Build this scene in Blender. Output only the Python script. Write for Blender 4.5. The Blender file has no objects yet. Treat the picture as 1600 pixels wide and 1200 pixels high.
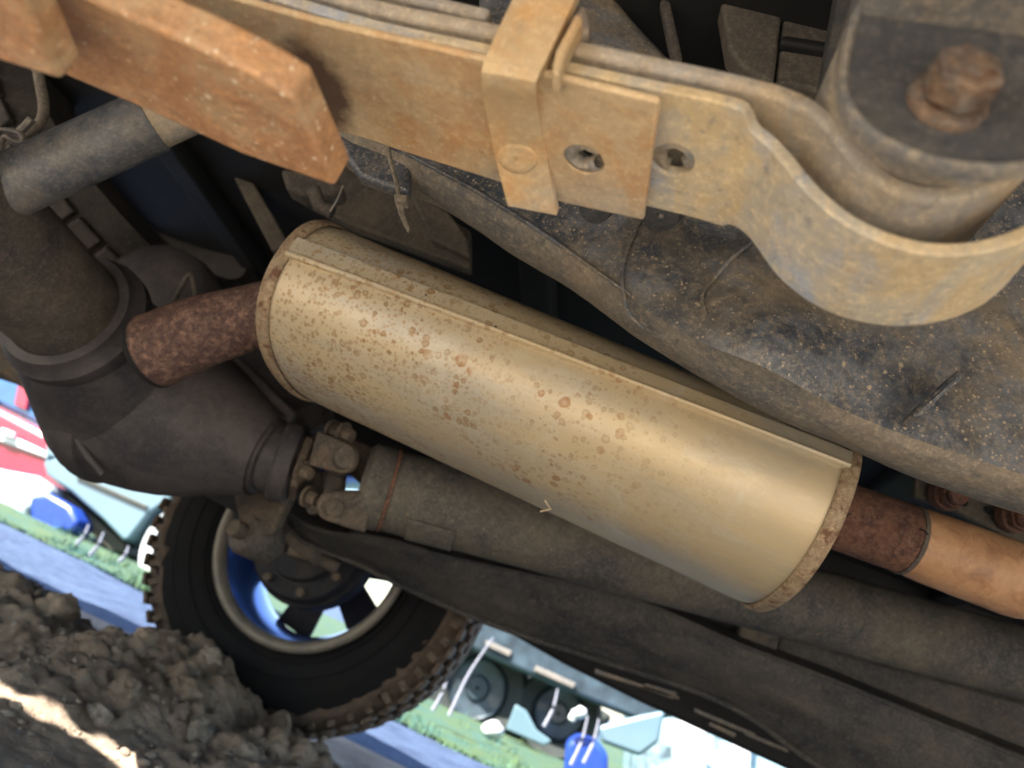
import bpy, bmesh, math, random
import numpy as np
from mathutils import Vector, Matrix, noise

random.seed(7); rng = np.random.default_rng(7)
S = bpy.context.scene
COL = S.collection

# ------------------------------------------------------------------ camera, light, exposure
CAM_H, YAW, PITCH, ROLL, FPX = 0.33, math.radians(12), math.radians(19.4), math.radians(24), 1186.0
hf = np.array([-math.sin(YAW), math.cos(YAW), 0]); hr = np.array([math.cos(YAW), math.sin(YAW), 0]); wz = np.array([0, 0, 1.0])
CF = hf*math.cos(PITCH) + wz*math.sin(PITCH); cu = -hf*math.sin(PITCH) + wz*math.cos(PITCH)
CR = hr*math.cos(ROLL) + cu*math.sin(ROLL); CU = cu*math.cos(ROLL) - hr*math.sin(ROLL)
CC = np.array([0, 0, CAM_H])
cam = bpy.data.cameras.new('camera'); camo = bpy.data.objects.new('camera', cam); COL.objects.link(camo)
cam.sensor_width = 36; cam.lens = FPX/1600*36; cam.clip_start = 0.01; cam.clip_end = 500
camo.matrix_world = Matrix(((CR[0], CU[0], -CF[0], CC[0]), (CR[1], CU[1], -CF[1], CC[1]), (CR[2], CU[2], -CF[2], CC[2]), (0, 0, 0, 1)))
cam.dof.use_dof = True; cam.dof.focus_distance = 0.5; cam.dof.aperture_fstop = 7.5
S.camera = camo

SUN_EL, SUN_AZ = math.radians(46), math.radians(226)      # azimuth measured clockwise from +Y; sun stands behind the camera, to its left
sun_dir = np.array([math.sin(SUN_AZ)*math.cos(SUN_EL), math.cos(SUN_AZ)*math.cos(SUN_EL), math.sin(SUN_EL)])
w = bpy.data.worlds.new('World'); S.world = w; w.use_nodes = True
nt = w.node_tree; bg = nt.nodes['Background']; sky = nt.nodes.new('ShaderNodeTexSky')
sky.sky_type = 'NISHITA'; sky.sun_disc = False; sky.sun_elevation = SUN_EL; sky.sun_rotation = SUN_AZ
nt.links.new(sky.outputs[0], bg.inputs[0]); bg.inputs[1].default_value = 0.09
sl = bpy.data.lights.new('sun', 'SUN'); sl.energy = 5.0; sl.angle = math.radians(0.5); sl.color = (1, .93, .82)
so = bpy.data.objects.new('sun', sl); COL.objects.link(so)
so.rotation_euler = Vector(sun_dir).to_track_quat('Z', 'Y').to_euler()
S.view_settings.view_transform = 'Standard'; S.view_settings.look = 'None'; S.view_settings.gamma = 1
S.view_settings.exposure = 2.62
S.view_settings.use_curve_mapping = False
S.cycles.max_bounces = 8; S.cycles.diffuse_bounces = 5; S.cycles.use_denoising = True

# ------------------------------------------------------------------ measuring helpers (a sight line of the photograph meets a real plane)
def ray(px, py): return (px-800)/FPX*CR - (py-600)/FPX*CU + CF
def at(px, py, d=None, X=None, Y=None, Z=None):
    v = ray(px, py)
    if X is not None: t = X/v[0]
    elif Y is not None: t = Y/v[1]
    elif Z is not None: t = (Z-CAM_H)/v[2]
    else: t = d
    return CC + v*t
def A3(*v): return np.array(v, float)
def unit(v):
    v = np.asarray(v, float); n = np.linalg.norm(v); return v/n if n > 1e-12 else v
def fbm(p, o=4): return noise.fractal(Vector(p), 0.9, 2.1, o)
def resample(pts, n):
    pts = np.array(pts, float); s = np.r_[0, np.cumsum(np.linalg.norm(np.diff(pts, axis=0), axis=1))]
    t = np.linspace(0, s[-1], n); return np.stack([np.interp(t, s, pts[:, k]) for k in range(pts.shape[1])], 1)
def smooth_curve(pts, n):
    """Catmull-Rom through the points, then even spacing"""
    p = np.array(pts, float); q = np.vstack([2*p[0]-p[1], p, 2*p[-1]-p[-2]]); out = []
    for i in range(1, len(q)-2):
        for t in np.linspace(0, 1, 8, endpoint=False):
            a, b, c, d = q[i-1], q[i], q[i+1], q[i+2]
            out.append(.5*((2*b)+(-a+c)*t+(2*a-5*b+4*c-d)*t*t+(-a+3*b-3*c+d)*t**3))
    out.append(p[-1]); return resample(out, n)

# ------------------------------------------------------------------ object helpers
ROOT = {}
def tag(o, label, cat, group=None, kind=None):
    o['label'] = label; o['category'] = cat
    if group: o['group'] = group
    if kind: o['kind'] = kind
    return o
def thing(name, label, cat, loc, group=None):
    o = bpy.data.objects.new(name, None); COL.objects.link(o); o.location = tuple(loc); o.empty_display_size = .05
    ROOT[o.name] = np.array(loc, float); return tag(o, label, cat, group)
def origin(o):
    while o is not None:
        if o.name in ROOT: return ROOT[o.name]
        o = o.parent
    return np.zeros(3)
class MB:
    def __init__(s): s.v = []; s.f = []
    def add(s, vs, fs):
        b = len(s.v); s.v.extend([tuple(map(float, v)) for v in vs]); s.f.extend([tuple(b+i for i in f) for f in fs]); return s
    def grid(s, rows, close_u=False, close_v=False, flip=False):
        r = len(rows); c = len(rows[0]); vs = [p for row in rows for p in row]; fs = []
        for i in range(r if close_v else r-1):
            for j in range(c if close_u else c-1):
                a, b, cc, d = i*c+j, i*c+(j+1) % c, ((i+1) % r)*c+(j+1) % c, ((i+1) % r)*c+j
                fs.append((a, d, cc, b) if flip else (a, b, cc, d))
        return s.add(vs, fs)
    def tube(s, pts, rad, n=24, caps=True, squash=(1, 1), up=(0, 0, 1), smooth=0):
        pts = np.array(pts, float); rad = np.full(len(pts), rad, float) if np.isscalar(rad) else np.array(rad, float)
        if smooth:
            m = np.hstack([pts, rad[:, None]]); m = smooth_curve(m, smooth); pts = m[:, :3]; rad = m[:, 3]
        rows = []; up = unit(up)
        for i, p in enumerate(pts):
            t = unit(pts[min(i+1, len(pts)-1)]-pts[max(i-1, 0)])
            a = np.cross(up, t)
            if np.linalg.norm(a) < 1e-3: a = np.cross(A3(1, .3, 0), t)
            a = unit(a); b = np.cross(t, a)
            rows.append([p+rad[i]*(squash[0]*math.cos(k)*a+squash[1]*math.sin(k)*b) for k in np.linspace(0, 2*math.pi, n, endpoint=False)])
        base = len(s.v); s.grid(rows, close_u=True)
        if caps:
            s.f.append(tuple(base+k for k in range(n))[::-1]); e = base+(len(rows)-1)*n; s.f.append(tuple(e+k for k in range(n)))
        return s
    def lathe(s, P, ax, prof, n=48, closed=False):
        """prof: list of (radius, height along axis)"""
        P = A3(*P); ax = unit(ax); a = unit(np.cross(ax, A3(.01, .02, 1) if abs(ax[2]) < .9 else A3(1, 0, 0))); b = np.cross(ax, a)
        rows = [[P+ax*h+r*(math.cos(k)*a+math.sin(k)*b) for k in np.linspace(0, 2*math.pi, n, endpoint=False)] for r, h in prof]
        return s.grid(rows, close_u=True, close_v=closed)
    def prism(s, poly, vec):
        poly = [np.asarray(p, float) for p in poly]; vec = np.asarray(vec, float); n = len(poly)
        vs = poly+[p+vec for p in poly]; fs = [tuple(range(n))[::-1], tuple(range(n, 2*n))]
        fs += [(i, (i+1) % n, n+(i+1) % n, n+i) for i in range(n)]
        return s.add(vs, fs)
    def box(s, c, dx, dy, dz):
        c = A3(*c); dx, dy, dz = (np.asarray(q, float)/2 for q in (dx, dy, dz))
        vs = [c+i*dx+j*dy+k*dz for i in (-1, 1) for j in (-1, 1) for k in (-1, 1)]
        return s.add(vs, [(0, 1, 3, 2), (4, 6, 7, 5), (0, 4, 5, 1), (2, 3, 7, 6), (0, 2, 6, 4), (1, 5, 7, 3)])
    def ribbon(s, near, far, thick):
        """a bent plate: two long edges and a thickness laid on the upper/inner side"""
        near = np.array(near); far = np.array(far); n = len(near); N = []
        for i in range(n):
            t = unit(near[min(i+1, n-1)]-near[max(i-1, 0)]); q = unit(far[i]-near[i]); nn = unit(np.cross(t, q))
            N.append(nn)
        N = np.array(N)
        if N[0][2] < 0: N = -N
        rows = [[near[i], far[i], far[i]+N[i]*thick, near[i]+N[i]*thick] for i in range(n)]
        b = len(s.v); s.grid(rows, close_u=True); s.f.append((b, b+1, b+2, b+3)); e = b+(n-1)*4; s.f.append((e+3, e+2, e+1, e))
        return s
    def build(s, name, mat, parent=None, bevel=0, seg=3, smooth=True, sub=0, angle=35):
        o0 = origin(parent) if parent is not None else np.zeros(3)
        me = bpy.data.meshes.new(name); me.from_pydata([(x-o0[0], y-o0[1], z-o0[2]) for x, y, z in s.v], [], s.f); me.update()
        bm = bmesh.new(); bm.from_mesh(me); bmesh.ops.recalc_face_normals(bm, faces=bm.faces); bm.to_mesh(me); bm.free()
        if mat: me.materials.append(mat)
        o = bpy.data.objects.new(name, me); COL.objects.link(o)
        if parent is not None: o.parent = parent
        if smooth:
            me.shade_smooth(); me.set_sharp_from_angle(angle=math.radians(angle)) if hasattr(me, 'set_sharp_from_angle') else None
        if bevel:
            m = o.modifiers.new('b', 'BEVEL'); m.width = bevel; m.segments = seg; m.limit_method = 'ANGLE'; m.angle_limit = math.radians(40); m.harden_normals = False
        if bevel:
            m = o.modifiers.new('w', 'WEIGHTED_NORMAL'); m.keep_sharp = True
        if sub:
            m = o.modifiers.new('s', 'SUBSURF'); m.levels = m.render_levels = sub
        return o
def cut_holes(o, cyls):
    """open round holes in a plate, then forget the cutters"""
    o0 = origin(o); mb = MB()
    for P, ax, r, h in cyls:
        P = np.asarray(P); mb.tube([P-unit(ax)*h, P+unit(ax)*h], r, 28)
    c = mb.build('cutter', None, smooth=False)
    m = o.modifiers.new('h', 'BOOLEAN'); m.object = c; m.operation = 'DIFFERENCE'; m.solver = 'EXACT'
    bpy.context.view_layer.update(); dg = bpy.context.evaluated_depsgraph_get()
    me = bpy.data.meshes.new_from_object(o.evaluated_get(dg)); o.modifiers.clear(); o.data = me
    bpy.data.objects.remove(c)

# ------------------------------------------------------------------ materials
def nodes(name):
    m = bpy.data.materials.new(name); m.use_nodes = True; t = m.node_tree; return m, t, t.nodes['Principled BSDF']
def N(t, k, **kw):
    n = t.nodes.new(k)
    for a, v in kw.items(): setattr(n, a, v)
    return n
def ramp(t, src, lo, hi, c0=(0, 0, 0, 1), c1=(1, 1, 1, 1)):
    r = N(t, 'ShaderNodeValToRGB'); r.color_ramp.elements[0].position = lo; r.color_ramp.elements[1].position = hi
    r.color_ramp.elements[0].color = c0; r.color_ramp.elements[1].color = c1; t.links.new(src, r.inputs[0]); return r.outputs[0]
def span(t, src, lo, hi, a=0.0, b=1.0):
    n = N(t, 'ShaderNodeMapRange'); t.links.new(src, n.inputs[0])
    for i, v in ((1, lo), (2, hi), (3, a), (4, b)): n.inputs[i].default_value = v
    return n.outputs[0]
def noi(t, co, scale, detail=6, rough=.6, dist=0):
    n = N(t, 'ShaderNodeTexNoise'); n.inputs['Scale'].default_value = scale; n.inputs['Detail'].default_value = detail
    n.inputs['Roughness'].default_value = rough; n.inputs['Distortion'].default_value = dist
    t.links.new(co, n.inputs['Vector']); return n.outputs[0]
def mix(t, fac, a, b, mode='MIX'):
    n = N(t, 'ShaderNodeMix'); n.data_type = 'RGBA'; n.blend_type = mode
    for i, v in ((0, fac), (6, a), (7, b)):
        if hasattr(v, 'links'): t.links.new(v, n.inputs[i])
        else: n.inputs[i].default_value = v if i == 0 else (*v[:3], 1)
    return n.outputs[2]
def mth(t, op, a, b=0):
    n = N(t, 'ShaderNodeMath', operation=op)
    for i, v in ((0, a), (1, b)):
        if hasattr(v, 'links'): t.links.new(v, n.inputs[i])
        else: n.inputs[i].default_value = v
    return n.outputs[0]
def spots(t, co, scale, rmin, rmax, density, soft=.25, ring=True):
    """round spots of uneven size: 1 inside, scattered by a random value per cell"""
    wv = N(t, 'ShaderNodeTexNoise'); wv.inputs['Scale'].default_value = scale*1.6; wv.inputs['Detail'].default_value = 3; t.links.new(co, wv.inputs['Vector'])
    vm = N(t, 'ShaderNodeVectorMath', operation='MULTIPLY_ADD'); t.links.new(wv.outputs[1], vm.inputs[0]); vm.inputs[1].default_value = (.45/scale,)*3; t.links.new(co, vm.inputs[2])
    v = N(t, 'ShaderNodeTexVoronoi'); v.inputs['Scale'].default_value = scale; t.links.new(vm.outputs[0], v.inputs['Vector'])
    sp = N(t, 'ShaderNodeSeparateColor'); t.links.new(v.outputs['Color'], sp.inputs[0])
    rad = mth(t, 'ADD', mth(t, 'MULTIPLY', sp.outputs[0], rmax-rmin), rmin)
    pres = mth(t, 'LESS_THAN', sp.outputs[1], density)
    q = mth(t, 'DIVIDE', v.outputs['Distance'], rad)
    ins = ramp(t, q, 1-soft, 1, (1, 1, 1, 1), (0, 0, 0, 1))
    if ring:
        hole = ramp(t, q, .15, .7, (.45, .45, .45, 1), (1, 1, 1, 1)); ins = mth(t, 'MULTIPLY', ins, hole)
    return mth(t, 'MULTIPLY', ins, pres)
def grime(name, base, dust, dust2=None, rust=None, sc=12, amt=(.42, .6), rust_amt=(.6, .68), rough=.75, metal=0., fine=260, bump=.25,
          speck=None, speck_d=.25, streak=(1, 1, 1), big_bump=0., spec=.3, fine_mix=.5):
    m, t, b = nodes(name); tc = N(t, 'ShaderNodeTexCoord'); mp = N(t, 'ShaderNodeMapping'); mp.inputs['Scale'].default_value = streak
    t.links.new(tc.outputs['Object'], mp.inputs[0]); co = mp.outputs[0]; co0 = tc.outputs['Object']
    big = noi(t, co, sc, 8, .62, .3); c = mix(t, ramp(t, big, *amt), base, dust)
    if dust2: c = mix(t, ramp(t, noi(t, co, sc*2.7, 9, .68, .6), .46, .64), c, dust2)
    f = noi(t, co0, fine, 5, .8); g_ = noi(t, co0, fine*.36, 6, .8)
    c = mix(t, mth(t, 'MULTIPLY', ramp(t, g_, .53, .62), fine_mix*.8), c, tuple(min(1, x*1.35+.01) for x in dust)); c = mix(t, mth(t, 'MULTIPLY', ramp(t, f, .5, .66), fine_mix), c, tuple(min(1, x*1.75+.015) for x in dust))
    c = mix(t, mth(t, 'MULTIPLY', ramp(t, noi(t, co0, fine*.45, 6, .8), .55, .66), fine_mix), c, tuple(x*.45 for x in base))
    c = mix(t, 1.0, c, ramp(t, noi(t, co0, sc*4.5, 9, .75, .2), .3, .72, (.74, .74, .76, 1), (1.0, 1.0, 1.0, 1)), 'MULTIPLY')
    if rust: c = mix(t, ramp(t, noi(t, co0, sc*1.9, 10, .7, .2), *rust_amt), c, rust)
    if speck: c = mix(t, spots(t, co0, 150, .08, .34, speck_d, .5, False), c, speck); c = mix(t, mth(t, 'MULTIPLY', spots(t, co0, 380, .1, .45, min(.5, speck_d*1.5), .5, False), .8), c, speck)
    t.links.new(c, b.inputs['Base Color'])
    b.inputs['Metallic'].default_value = metal; b.inputs['Specular IOR Level'].default_value = spec
    r = mth(t, 'ADD', mth(t, 'MULTIPLY', big, .3), rough-.15); t.links.new(r, b.inputs['Roughness'])
    h = mth(t, 'ADD', mth(t, 'MULTIPLY', f, .35), noi(t, co0, fine*.25, 6, .7))
    if big_bump: h = mth(t, 'ADD', h, mth(t, 'MULTIPLY', noi(t, co0, sc*1.5, 6, .6), big_bump))
    bp = N(t, 'ShaderNodeBump'); bp.inputs['Strength'].default_value = bump; bp.inputs['Distance'].default_value = .002
    t.links.new(h, bp.inputs['Height']); t.links.new(bp.outputs[0], b.inputs['Normal']); return m
def plain(name, c, rough=.5, metal=0, coat=0, bump=0, bs=40, var=.15, trans=0):
    m, t, b = nodes(name); tc = N(t, 'ShaderNodeTexCoord'); f = noi(t, tc.outputs['Object'], bs, 5)
    t.links.new(mix(t, ramp(t, f, .35, .7), tuple(x*(1-var) for x in c), tuple(min(1, x*(1+var)) for x in c)), b.inputs['Base Color'])
    b.inputs['Roughness'].default_value = rough; b.inputs['Metallic'].default_value = metal; b.inputs['Coat Weight'].default_value = coat
    if trans: b.inputs['Transmission Weight'].default_value = trans
    if bump:
        bp = N(t, 'ShaderNodeBump'); bp.inputs['Strength'].default_value = bump; bp.inputs['Distance'].default_value = .01; t.links.new(f, bp.inputs['Height']); t.links.new(bp.outputs[0], b.inputs['Normal'])
    return m

M = {}
TAN, TAN2, OCH = (.52, .40, .24), (.40, .24, .11), (.42, .21, .085)
M['leaf'] = grime('dusty_spring_steel', (.46, .40, .33), (.60, .44, .26), (.58, .32, .14), None, 8, (.34, .52), bump=.3, fine_mix=.3, speck=(.62, .50, .33), speck_d=.12)
M['leaf_orange'] = grime('orange_spring_steel', (.46, .23, .11), (.52, .27, .12), (.56, .38, .22), (.22, .115, .07), 11, (.4, .6), (.66, .74), bump=.7, speck=(.78, .62, .44), speck_d=.16, rough=.52, spec=.6, big_bump=.8)
M['leaf_plate'] = grime('ochre_plate_steel', (.48, .29, .13), (.58, .35, .15), (.38, .32, .24), None, 12, (.4, .6), bump=.3)
M['leaf_wrap'] = grime('mottled_spring_steel', (.40, .43, .48), (.60, .46, .27), (.50, .45, .36), (.50, .29, .12), 15, (.42, .54), (.60, .76), bump=.35, streak=(1.2, .8, .6))
M['leaf_main'] = grime('brown_spring_steel', (.34, .31, .27), (.44, .35, .24), (.38, .36, .33), (.25, .13, .06), 14, (.4, .6), (.66, .76), bump=.45)
def with_stain(src, name, ctr, rad, colr):
    m = M[src].copy(); m.name = name; t = m.node_tree; b = t.nodes['Principled BSDF']; lk_ = b.inputs['Base Color'].links[0].from_socket
    co = N(t, 'ShaderNodeTexCoord').outputs['Object']; vm = N(t, 'ShaderNodeVectorMath', operation='SUBTRACT'); t.links.new(co, vm.inputs[0]); vm.inputs[1].default_value = tuple(ctr)
    v2 = N(t, 'ShaderNodeVectorMath', operation='DIVIDE'); t.links.new(vm.outputs[0], v2.inputs[0]); v2.inputs[1].default_value = tuple(rad)
    ln = N(t, 'ShaderNodeVectorMath', operation='LENGTH'); t.links.new(v2.outputs[0], ln.inputs[0])
    d = mth(t, 'ADD', ln.outputs['Value'], mth(t, 'MULTIPLY', mth(t, 'SUBTRACT', noi(t, co, 60, 6, .7), .5), 1.1))
    t.links.new(mix(t, span(t, d, .7, 1.15, .9, 0), lk_, colr), b.inputs['Base Color']); return m
M['clamp'] = grime('tan_clamp_steel', (.40, .36, .30), (.58, .43, .25), (.60, .35, .15), None, 8, (.38, .56), bump=.22, fine_mix=.28)
M['rubber'] = grime('dusty_rubber', (.14, .12, .11), (.3, .24, .18), None, None, 60, (.4, .6), bump=.3)
M['rail_mud'] = grime('mud_crusted_flange', (.12, .118, .115), (.25, .20, .14), (.19, .17, .14), (.08, .082, .09), 12, (.40, .62), (.55, .7), bump=.5, rough=.8, streak=(.7, 1.2, 1.2), big_bump=1.2)
M['frame'] = grime('black_frame_paint', (.045, .056, .075), (.24, .195, .135), (.15, .165, .19), (.03, .036, .048), 9, (.45, .64), (.56, .68), bump=.35, rough=.42, spec=.6, speck=(.42, .34, .24), speck_d=.16, streak=(.8, 1.1, 1.3), big_bump=.3)
M['dark_metal'] = grime('dark_dusty_metal', (.045, .043, .045), (.12, .10, .08), (.08, .07, .062), None, 12, (.42, .62), bump=.4, speck=(.17, .14, .11), speck_d=.08)
M['diff'] = grime('dark_axle_casting', (.038, .036, .043), (.090, .080, .078), (.062, .056, .058), None, 10, (.42, .62), bump=.35, fine_mix=.22, rough=.6)
M['shaft'] = grime('dusty_shaft_paint', (.042, .044, .048), (.125, .112, .09), (.08, .076, .068), (.13, .065, .03), 9, (.42, .64), (.72, .8), bump=.35, speck=(.18, .14, .09), speck_d=.1)
M['joint'] = grime('dusty_joint_casting', (.055, .05, .045), (.13, .10, .075), (.085, .067, .05), (.16, .07, .03), 30, (.42, .6), (.62, .7), bump=.5)
M['shock'] = grime('shock_paint', (.065, .078, .10), (.19, .17, .145), (.13, .135, .145), None, 16, (.48, .66), bump=.25, rough=.45, spec=.6)
M['tank'] = grime('far_rail_paint', (.030, .033, .042), (.092, .085, .075), (.058, .06, .064), None, 10, (.42, .64), bump=.5, streak=(.6, 1, 1.4), big_bump=.6, speck=(.15, .12, .08), speck_d=.1)
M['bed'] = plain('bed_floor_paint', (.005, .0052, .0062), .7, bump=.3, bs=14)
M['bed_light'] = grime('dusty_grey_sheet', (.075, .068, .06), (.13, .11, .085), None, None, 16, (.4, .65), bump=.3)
M['rust_pipe'] = grime('flaking_rust', (.075, .038, .032), (.14, .068, .045), (.20, .11, .075), (.045, .028, .03), 46, (.42, .58), (.56, .66), bump=.9, rough=.85, streak=(1, 1, 1))
M['tail_rust'] = grime('mottled_tail_rust', (.075, .043, .042), (.27, .165, .12), (.13, .078, .062), None, 135, (.47, .64), bump=.5, rough=.75, fine_mix=.15)
M['pipe_clean'] = grime('heat_tinted_pipe', (.40, .22, .11), (.48, .28, .15), (.30, .15, .08), None, 14, (.35, .65), bump=.12, rough=.5, spec=.5, fine_mix=.12)
M['hole'] = plain('matte_black', (.006, .006, .008), .9)  # plain black for wire, pipe mouth and the dark inside punched holes
M['bolt'] = grime('rusty_bolt', (.09, .062, .05), (.19, .125, .08), (.15, .14, .13), (.10, .045, .026), 55, (.4, .55), (.54, .62), bump=.8)
M['bracket'] = grime('hanger_plate_paint', (.05, .052, .056), (.115, .10, .085), (.075, .075, .078), None, 22, (.52, .7), bump=.3, rough=.55, speck=(.2, .18, .15), speck_d=.05, fine_mix=.3)
M['lip'] = grime('worn_flange_steel', (.20, .20, .20), (.34, .28, .20), (.16, .16, .165), None, 30, (.4, .6), bump=.3, rough=.4, metal=.3)
M['sleeve'] = grime('bushing_sleeve', (.24, .215, .18), (.33, .275, .20), (.30, .30, .30), (.28, .15, .07), 24, (.4, .6), (.62, .72), bump=.25)
M['tie'] = grime('dusty_nylon', (.13, .12, .10), (.24, .20, .15), None, None, 60, (.4, .6), bump=.3)
M['tyre'] = grime('tyre_rubber', (.005, .0055, .008), (.010, .009, .009), None, None, 10, (.5, .7), bump=.25, rough=.8, spec=.2, fine_mix=.1)
M['spare'] = grime('dusty_spare_rubber', (.035, .032, .03), (.065, .056, .05), None, None, 14, (.4, .6), bump=.4)
M['tread'] = grime('muddy_tread', (.05, .036, .028), (.11, .078, .058), (.17, .135, .115), None, 18, (.38, .56), bump=1.0, big_bump=1)
M['mud'] = grime('tyre_mud', (.055, .04, .031), (.105, .075, .056), None, None, 22, (.4, .6), bump=1.0, big_bump=1.5)
M['drum'] = grime('black_drum_iron', (.012, .015, .024), (.03, .028, .03), None, None, 20, (.45, .6), bump=.4, fine_mix=.2)
M['rim_edge'] = grime('rim_lip_metal', (.17, .16, .15), (.22, .20, .17), None, None, 22, (.4, .6), rough=.45, metal=.2, bump=.15, fine_mix=.1)
M['rim'] = plain('blue_reflection_rim', (.10, .22, .62), .22, .75, var=.2, bs=8)  # blue in the metal stands for daylight reflected in the barrel

def muffler_mat(name, rust_bias=0.0, seam=False):
    m, t, b = nodes(name); tc = N(t, 'ShaderNodeTexCoord'); co = tc.outputs['Object']
    mp = N(t, 'ShaderNodeMapping'); mp.inputs['Scale'].default_value = (.35, 1.4, 1.4); t.links.new(co, mp.inputs[0])
    c = mix(t, ramp(t, noi(t, mp.outputs[0], 10, 8, .6, .3), .36, .6), (.42, .395, .34), (.55, .445, .28))
    c = mix(t, mth(t, 'MULTIPLY', ramp(t, noi(t, mp.outputs[0], 22, 9, .7, .5), .48, .68), .6), c, (.55, .45, .30))
    c = mix(t, mth(t, 'MULTIPLY', ramp(t, noi(t, mp.outputs[0], 130, 6, .75), .52, .7), .25), c, (.70, .62, .47))
    sx = N(t, 'ShaderNodeSeparateXYZ'); t.links.new(co, sx.inputs[0])
    lf = span(t, mth(t, 'ADD', sx.outputs[0], mth(t, 'MULTIPLY', noi(t, co, 14, 4), .16)), -.02, .28, 1, 0)   # rust mostly at the rear end
    patch = ramp(t, noi(t, co, 11, 4, .55), .38, .56)
    sp1 = spots(t, co, 230, .2, .6, .9, .5, False); sp2 = spots(t, co, 135, .12, .56, .8, .25); sp3 = spots(t, co, 270, .1, .55, .65, .4, False); sp4 = spots(t, co, 74, .12, .45, .4, .12)
    end = span(t, sx.outputs[0], -.22, .06, 1, 0)
    k1 = mth(t, 'MULTIPLY', sp1, mth(t, 'MULTIPLY', end, .85)); c = mix(t, k1, c, (.33, .22, .11))
    k2 = mth(t, 'MULTIPLY', sp2, mth(t, 'MULTIPLY', mth(t, 'MULTIPLY', lf, patch), .95)); c = mix(t, k2, c, (.29, .175, .08))
    c = mix(t, mth(t, 'MULTIPLY', sp3, mth(t, 'MULTIPLY', mth(t, 'MULTIPLY', lf, patch), .7)), c, (.36, .21, .09))
    p4 = mth(t, 'MULTIPLY', ramp(t, noi(t, co, 11, 4), .5, .56), span(t, mth(t, 'ABSOLUTE', mth(t, 'ADD', sx.outputs[0], .03)), .05, .17, 1, 0)); c = mix(t, mth(t, 'MULTIPLY', mth(t, 'MULTIPLY', sp4, p4), .85), c, (.33, .17, .07))
    c = mix(t, spots(t, co, 60, .03, .09, .25, .3, False), c, (.05, .04, .035)); c = mix(t, mth(t, 'MULTIPLY', ramp(t, noi(t, co, 17, 9, .75, .4), .54, .66), .5), c, (.60, .56, .46)); c = mix(t, mth(t, 'MULTIPLY', ramp(t, noi(t, mp.outputs[0], 34, 9, .75, .4), .56, .68), .35), c, (.30, .27, .22))
    c = mix(t, mth(t, 'MULTIPLY', ramp(t, noi(t, co, 24, 10, .75, .3), .63-rust_bias, .72-rust_bias), .55), c, (.42, .20, .07))
    t.links.new(c, b.inputs['Base Color']); b.inputs['Metallic'].default_value = .28
    t.links.new(mth(t, 'ADD', mth(t, 'MULTIPLY', noi(t, co, 30, 6), .3), .34), b.inputs['Roughness'])
    bp = N(t, 'ShaderNodeBump'); bp.inputs['Strength'].default_value = .35; bp.inputs['Distance'].default_value = .0012
    t.links.new(mth(t, 'ADD', mth(t, 'MULTIPLY', noi(t, mp.outputs[0], 9, 4), 1.2), mth(t, 'ADD', mth(t, 'MULTIPLY', noi(t, co, 300, 4), .25), k2)), bp.inputs['Height']); t.links.new(bp.outputs[0], b.inputs['Normal'])
    return m
M['muffler'] = muffler_mat('aluminised_steel')
M['muffler_rim'] = grime('rusty_rim_steel', (.30, .235, .16), (.36, .27, .17), (.22, .145, .09), (.14, .075, .045), 40, (.4, .6), (.52, .62), bump=.6)

# ------------------------------------------------------------------ ground: dirt with a churned ridge, gravel road beyond, grass verge
CREST_Y = 1.45
cr = np.array([at(x, y, Y=CREST_Y) for x, y in [(-140, 858), (-60, 880), (0, 893), (60, 897), (110, 932), (160, 984), (200, 990), (230, 984), (270, 984), (300, 992), (335, 1015), (370, 1062), (400, 1112), (450, 1128), (500, 1172), (540, 1215), (600, 1260)]])
def dirt_h(x, y):
    cx, cz = np.interp(x, cr[:, 0], cr[:, 0]), np.interp(x, cr[:, 0], cr[:, 2], left=cr[0, 2], right=0.0)
    d = y-CREST_Y-.04*math.sin(x*9)
    k = math.exp(-(d/(.34 if d < 0 else .16))**2) if d < 0 else math.exp(-(d/.15)**2)
    base = .012+.01*noise.noise(Vector((x*1.3, y*1.3, 0)))
    rough = min(1, .12+k*1.1)
    n = fbm((x*7, y*7, 1.3), 6)*.020 + abs(fbm((x*16, y*16, 4), 4))*.022 + fbm((x*50, y*50, 9), 4)*.007
    rid = (1-abs(noise.noise(Vector((x*11+y*4, y*5-x*3, 7)))))**3*.018
    vd = noise.voronoi(Vector((x*11+.3*n*40, y*11, 2)))[0]; vd2 = noise.voronoi(Vector((x*27, y*27+n*20, 5)))[0]
    clod = (.009*max(0, .62-vd[0])**.6)+.007*max(0, .6-vd2[0])**.7
    return base+max(0, cz-.048)*k+(n+rid+clod)*rough
xs = np.linspace(-3.0, .5, 640); ys = np.linspace(.35, 2.3, 440)
rows = []
for y in ys:
    e = min(1, (2.3-y)/.25, (y-.35)/.05+.2)
    rows.append([(x, y, dirt_h(x, y)*e+.004) for x in xs])
mm, t, b = nodes('dry_dirt'); co = N(t, 'ShaderNodeTexCoord').outputs['Object']
c = mix(t, ramp(t, noi(t, co, 6, 8, .65), .38, .62), (.26, .195, .15), (.47, .37, .29))
c = mix(t, ramp(t, noi(t, co, 30, 8, .7), .52, .66), c, (.30, .26, .215))
c = mix(t, mth(t, 'MULTIPLY', ramp(t, noi(t, co, 22, 6, .7), .56, .7), .8), c, (.15, .108, .085))
c = mix(t, spots(t, co, 55, .08, .3, .22, .3, False), c, (.40, .37, .33)); c = mix(t, spots(t, co, 140, .1, .35, .2, .3, False), c, (.36, .32, .27))
t.links.new(c, b.inputs['Base Color']); b.inputs['Roughness'].default_value = .95; b.inputs['Specular IOR Level'].default_value = .1
bp = N(t, 'ShaderNodeBump'); bp.inputs['Strength'].default_value = .9; bp.inputs['Distance'].default_value = .012
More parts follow.
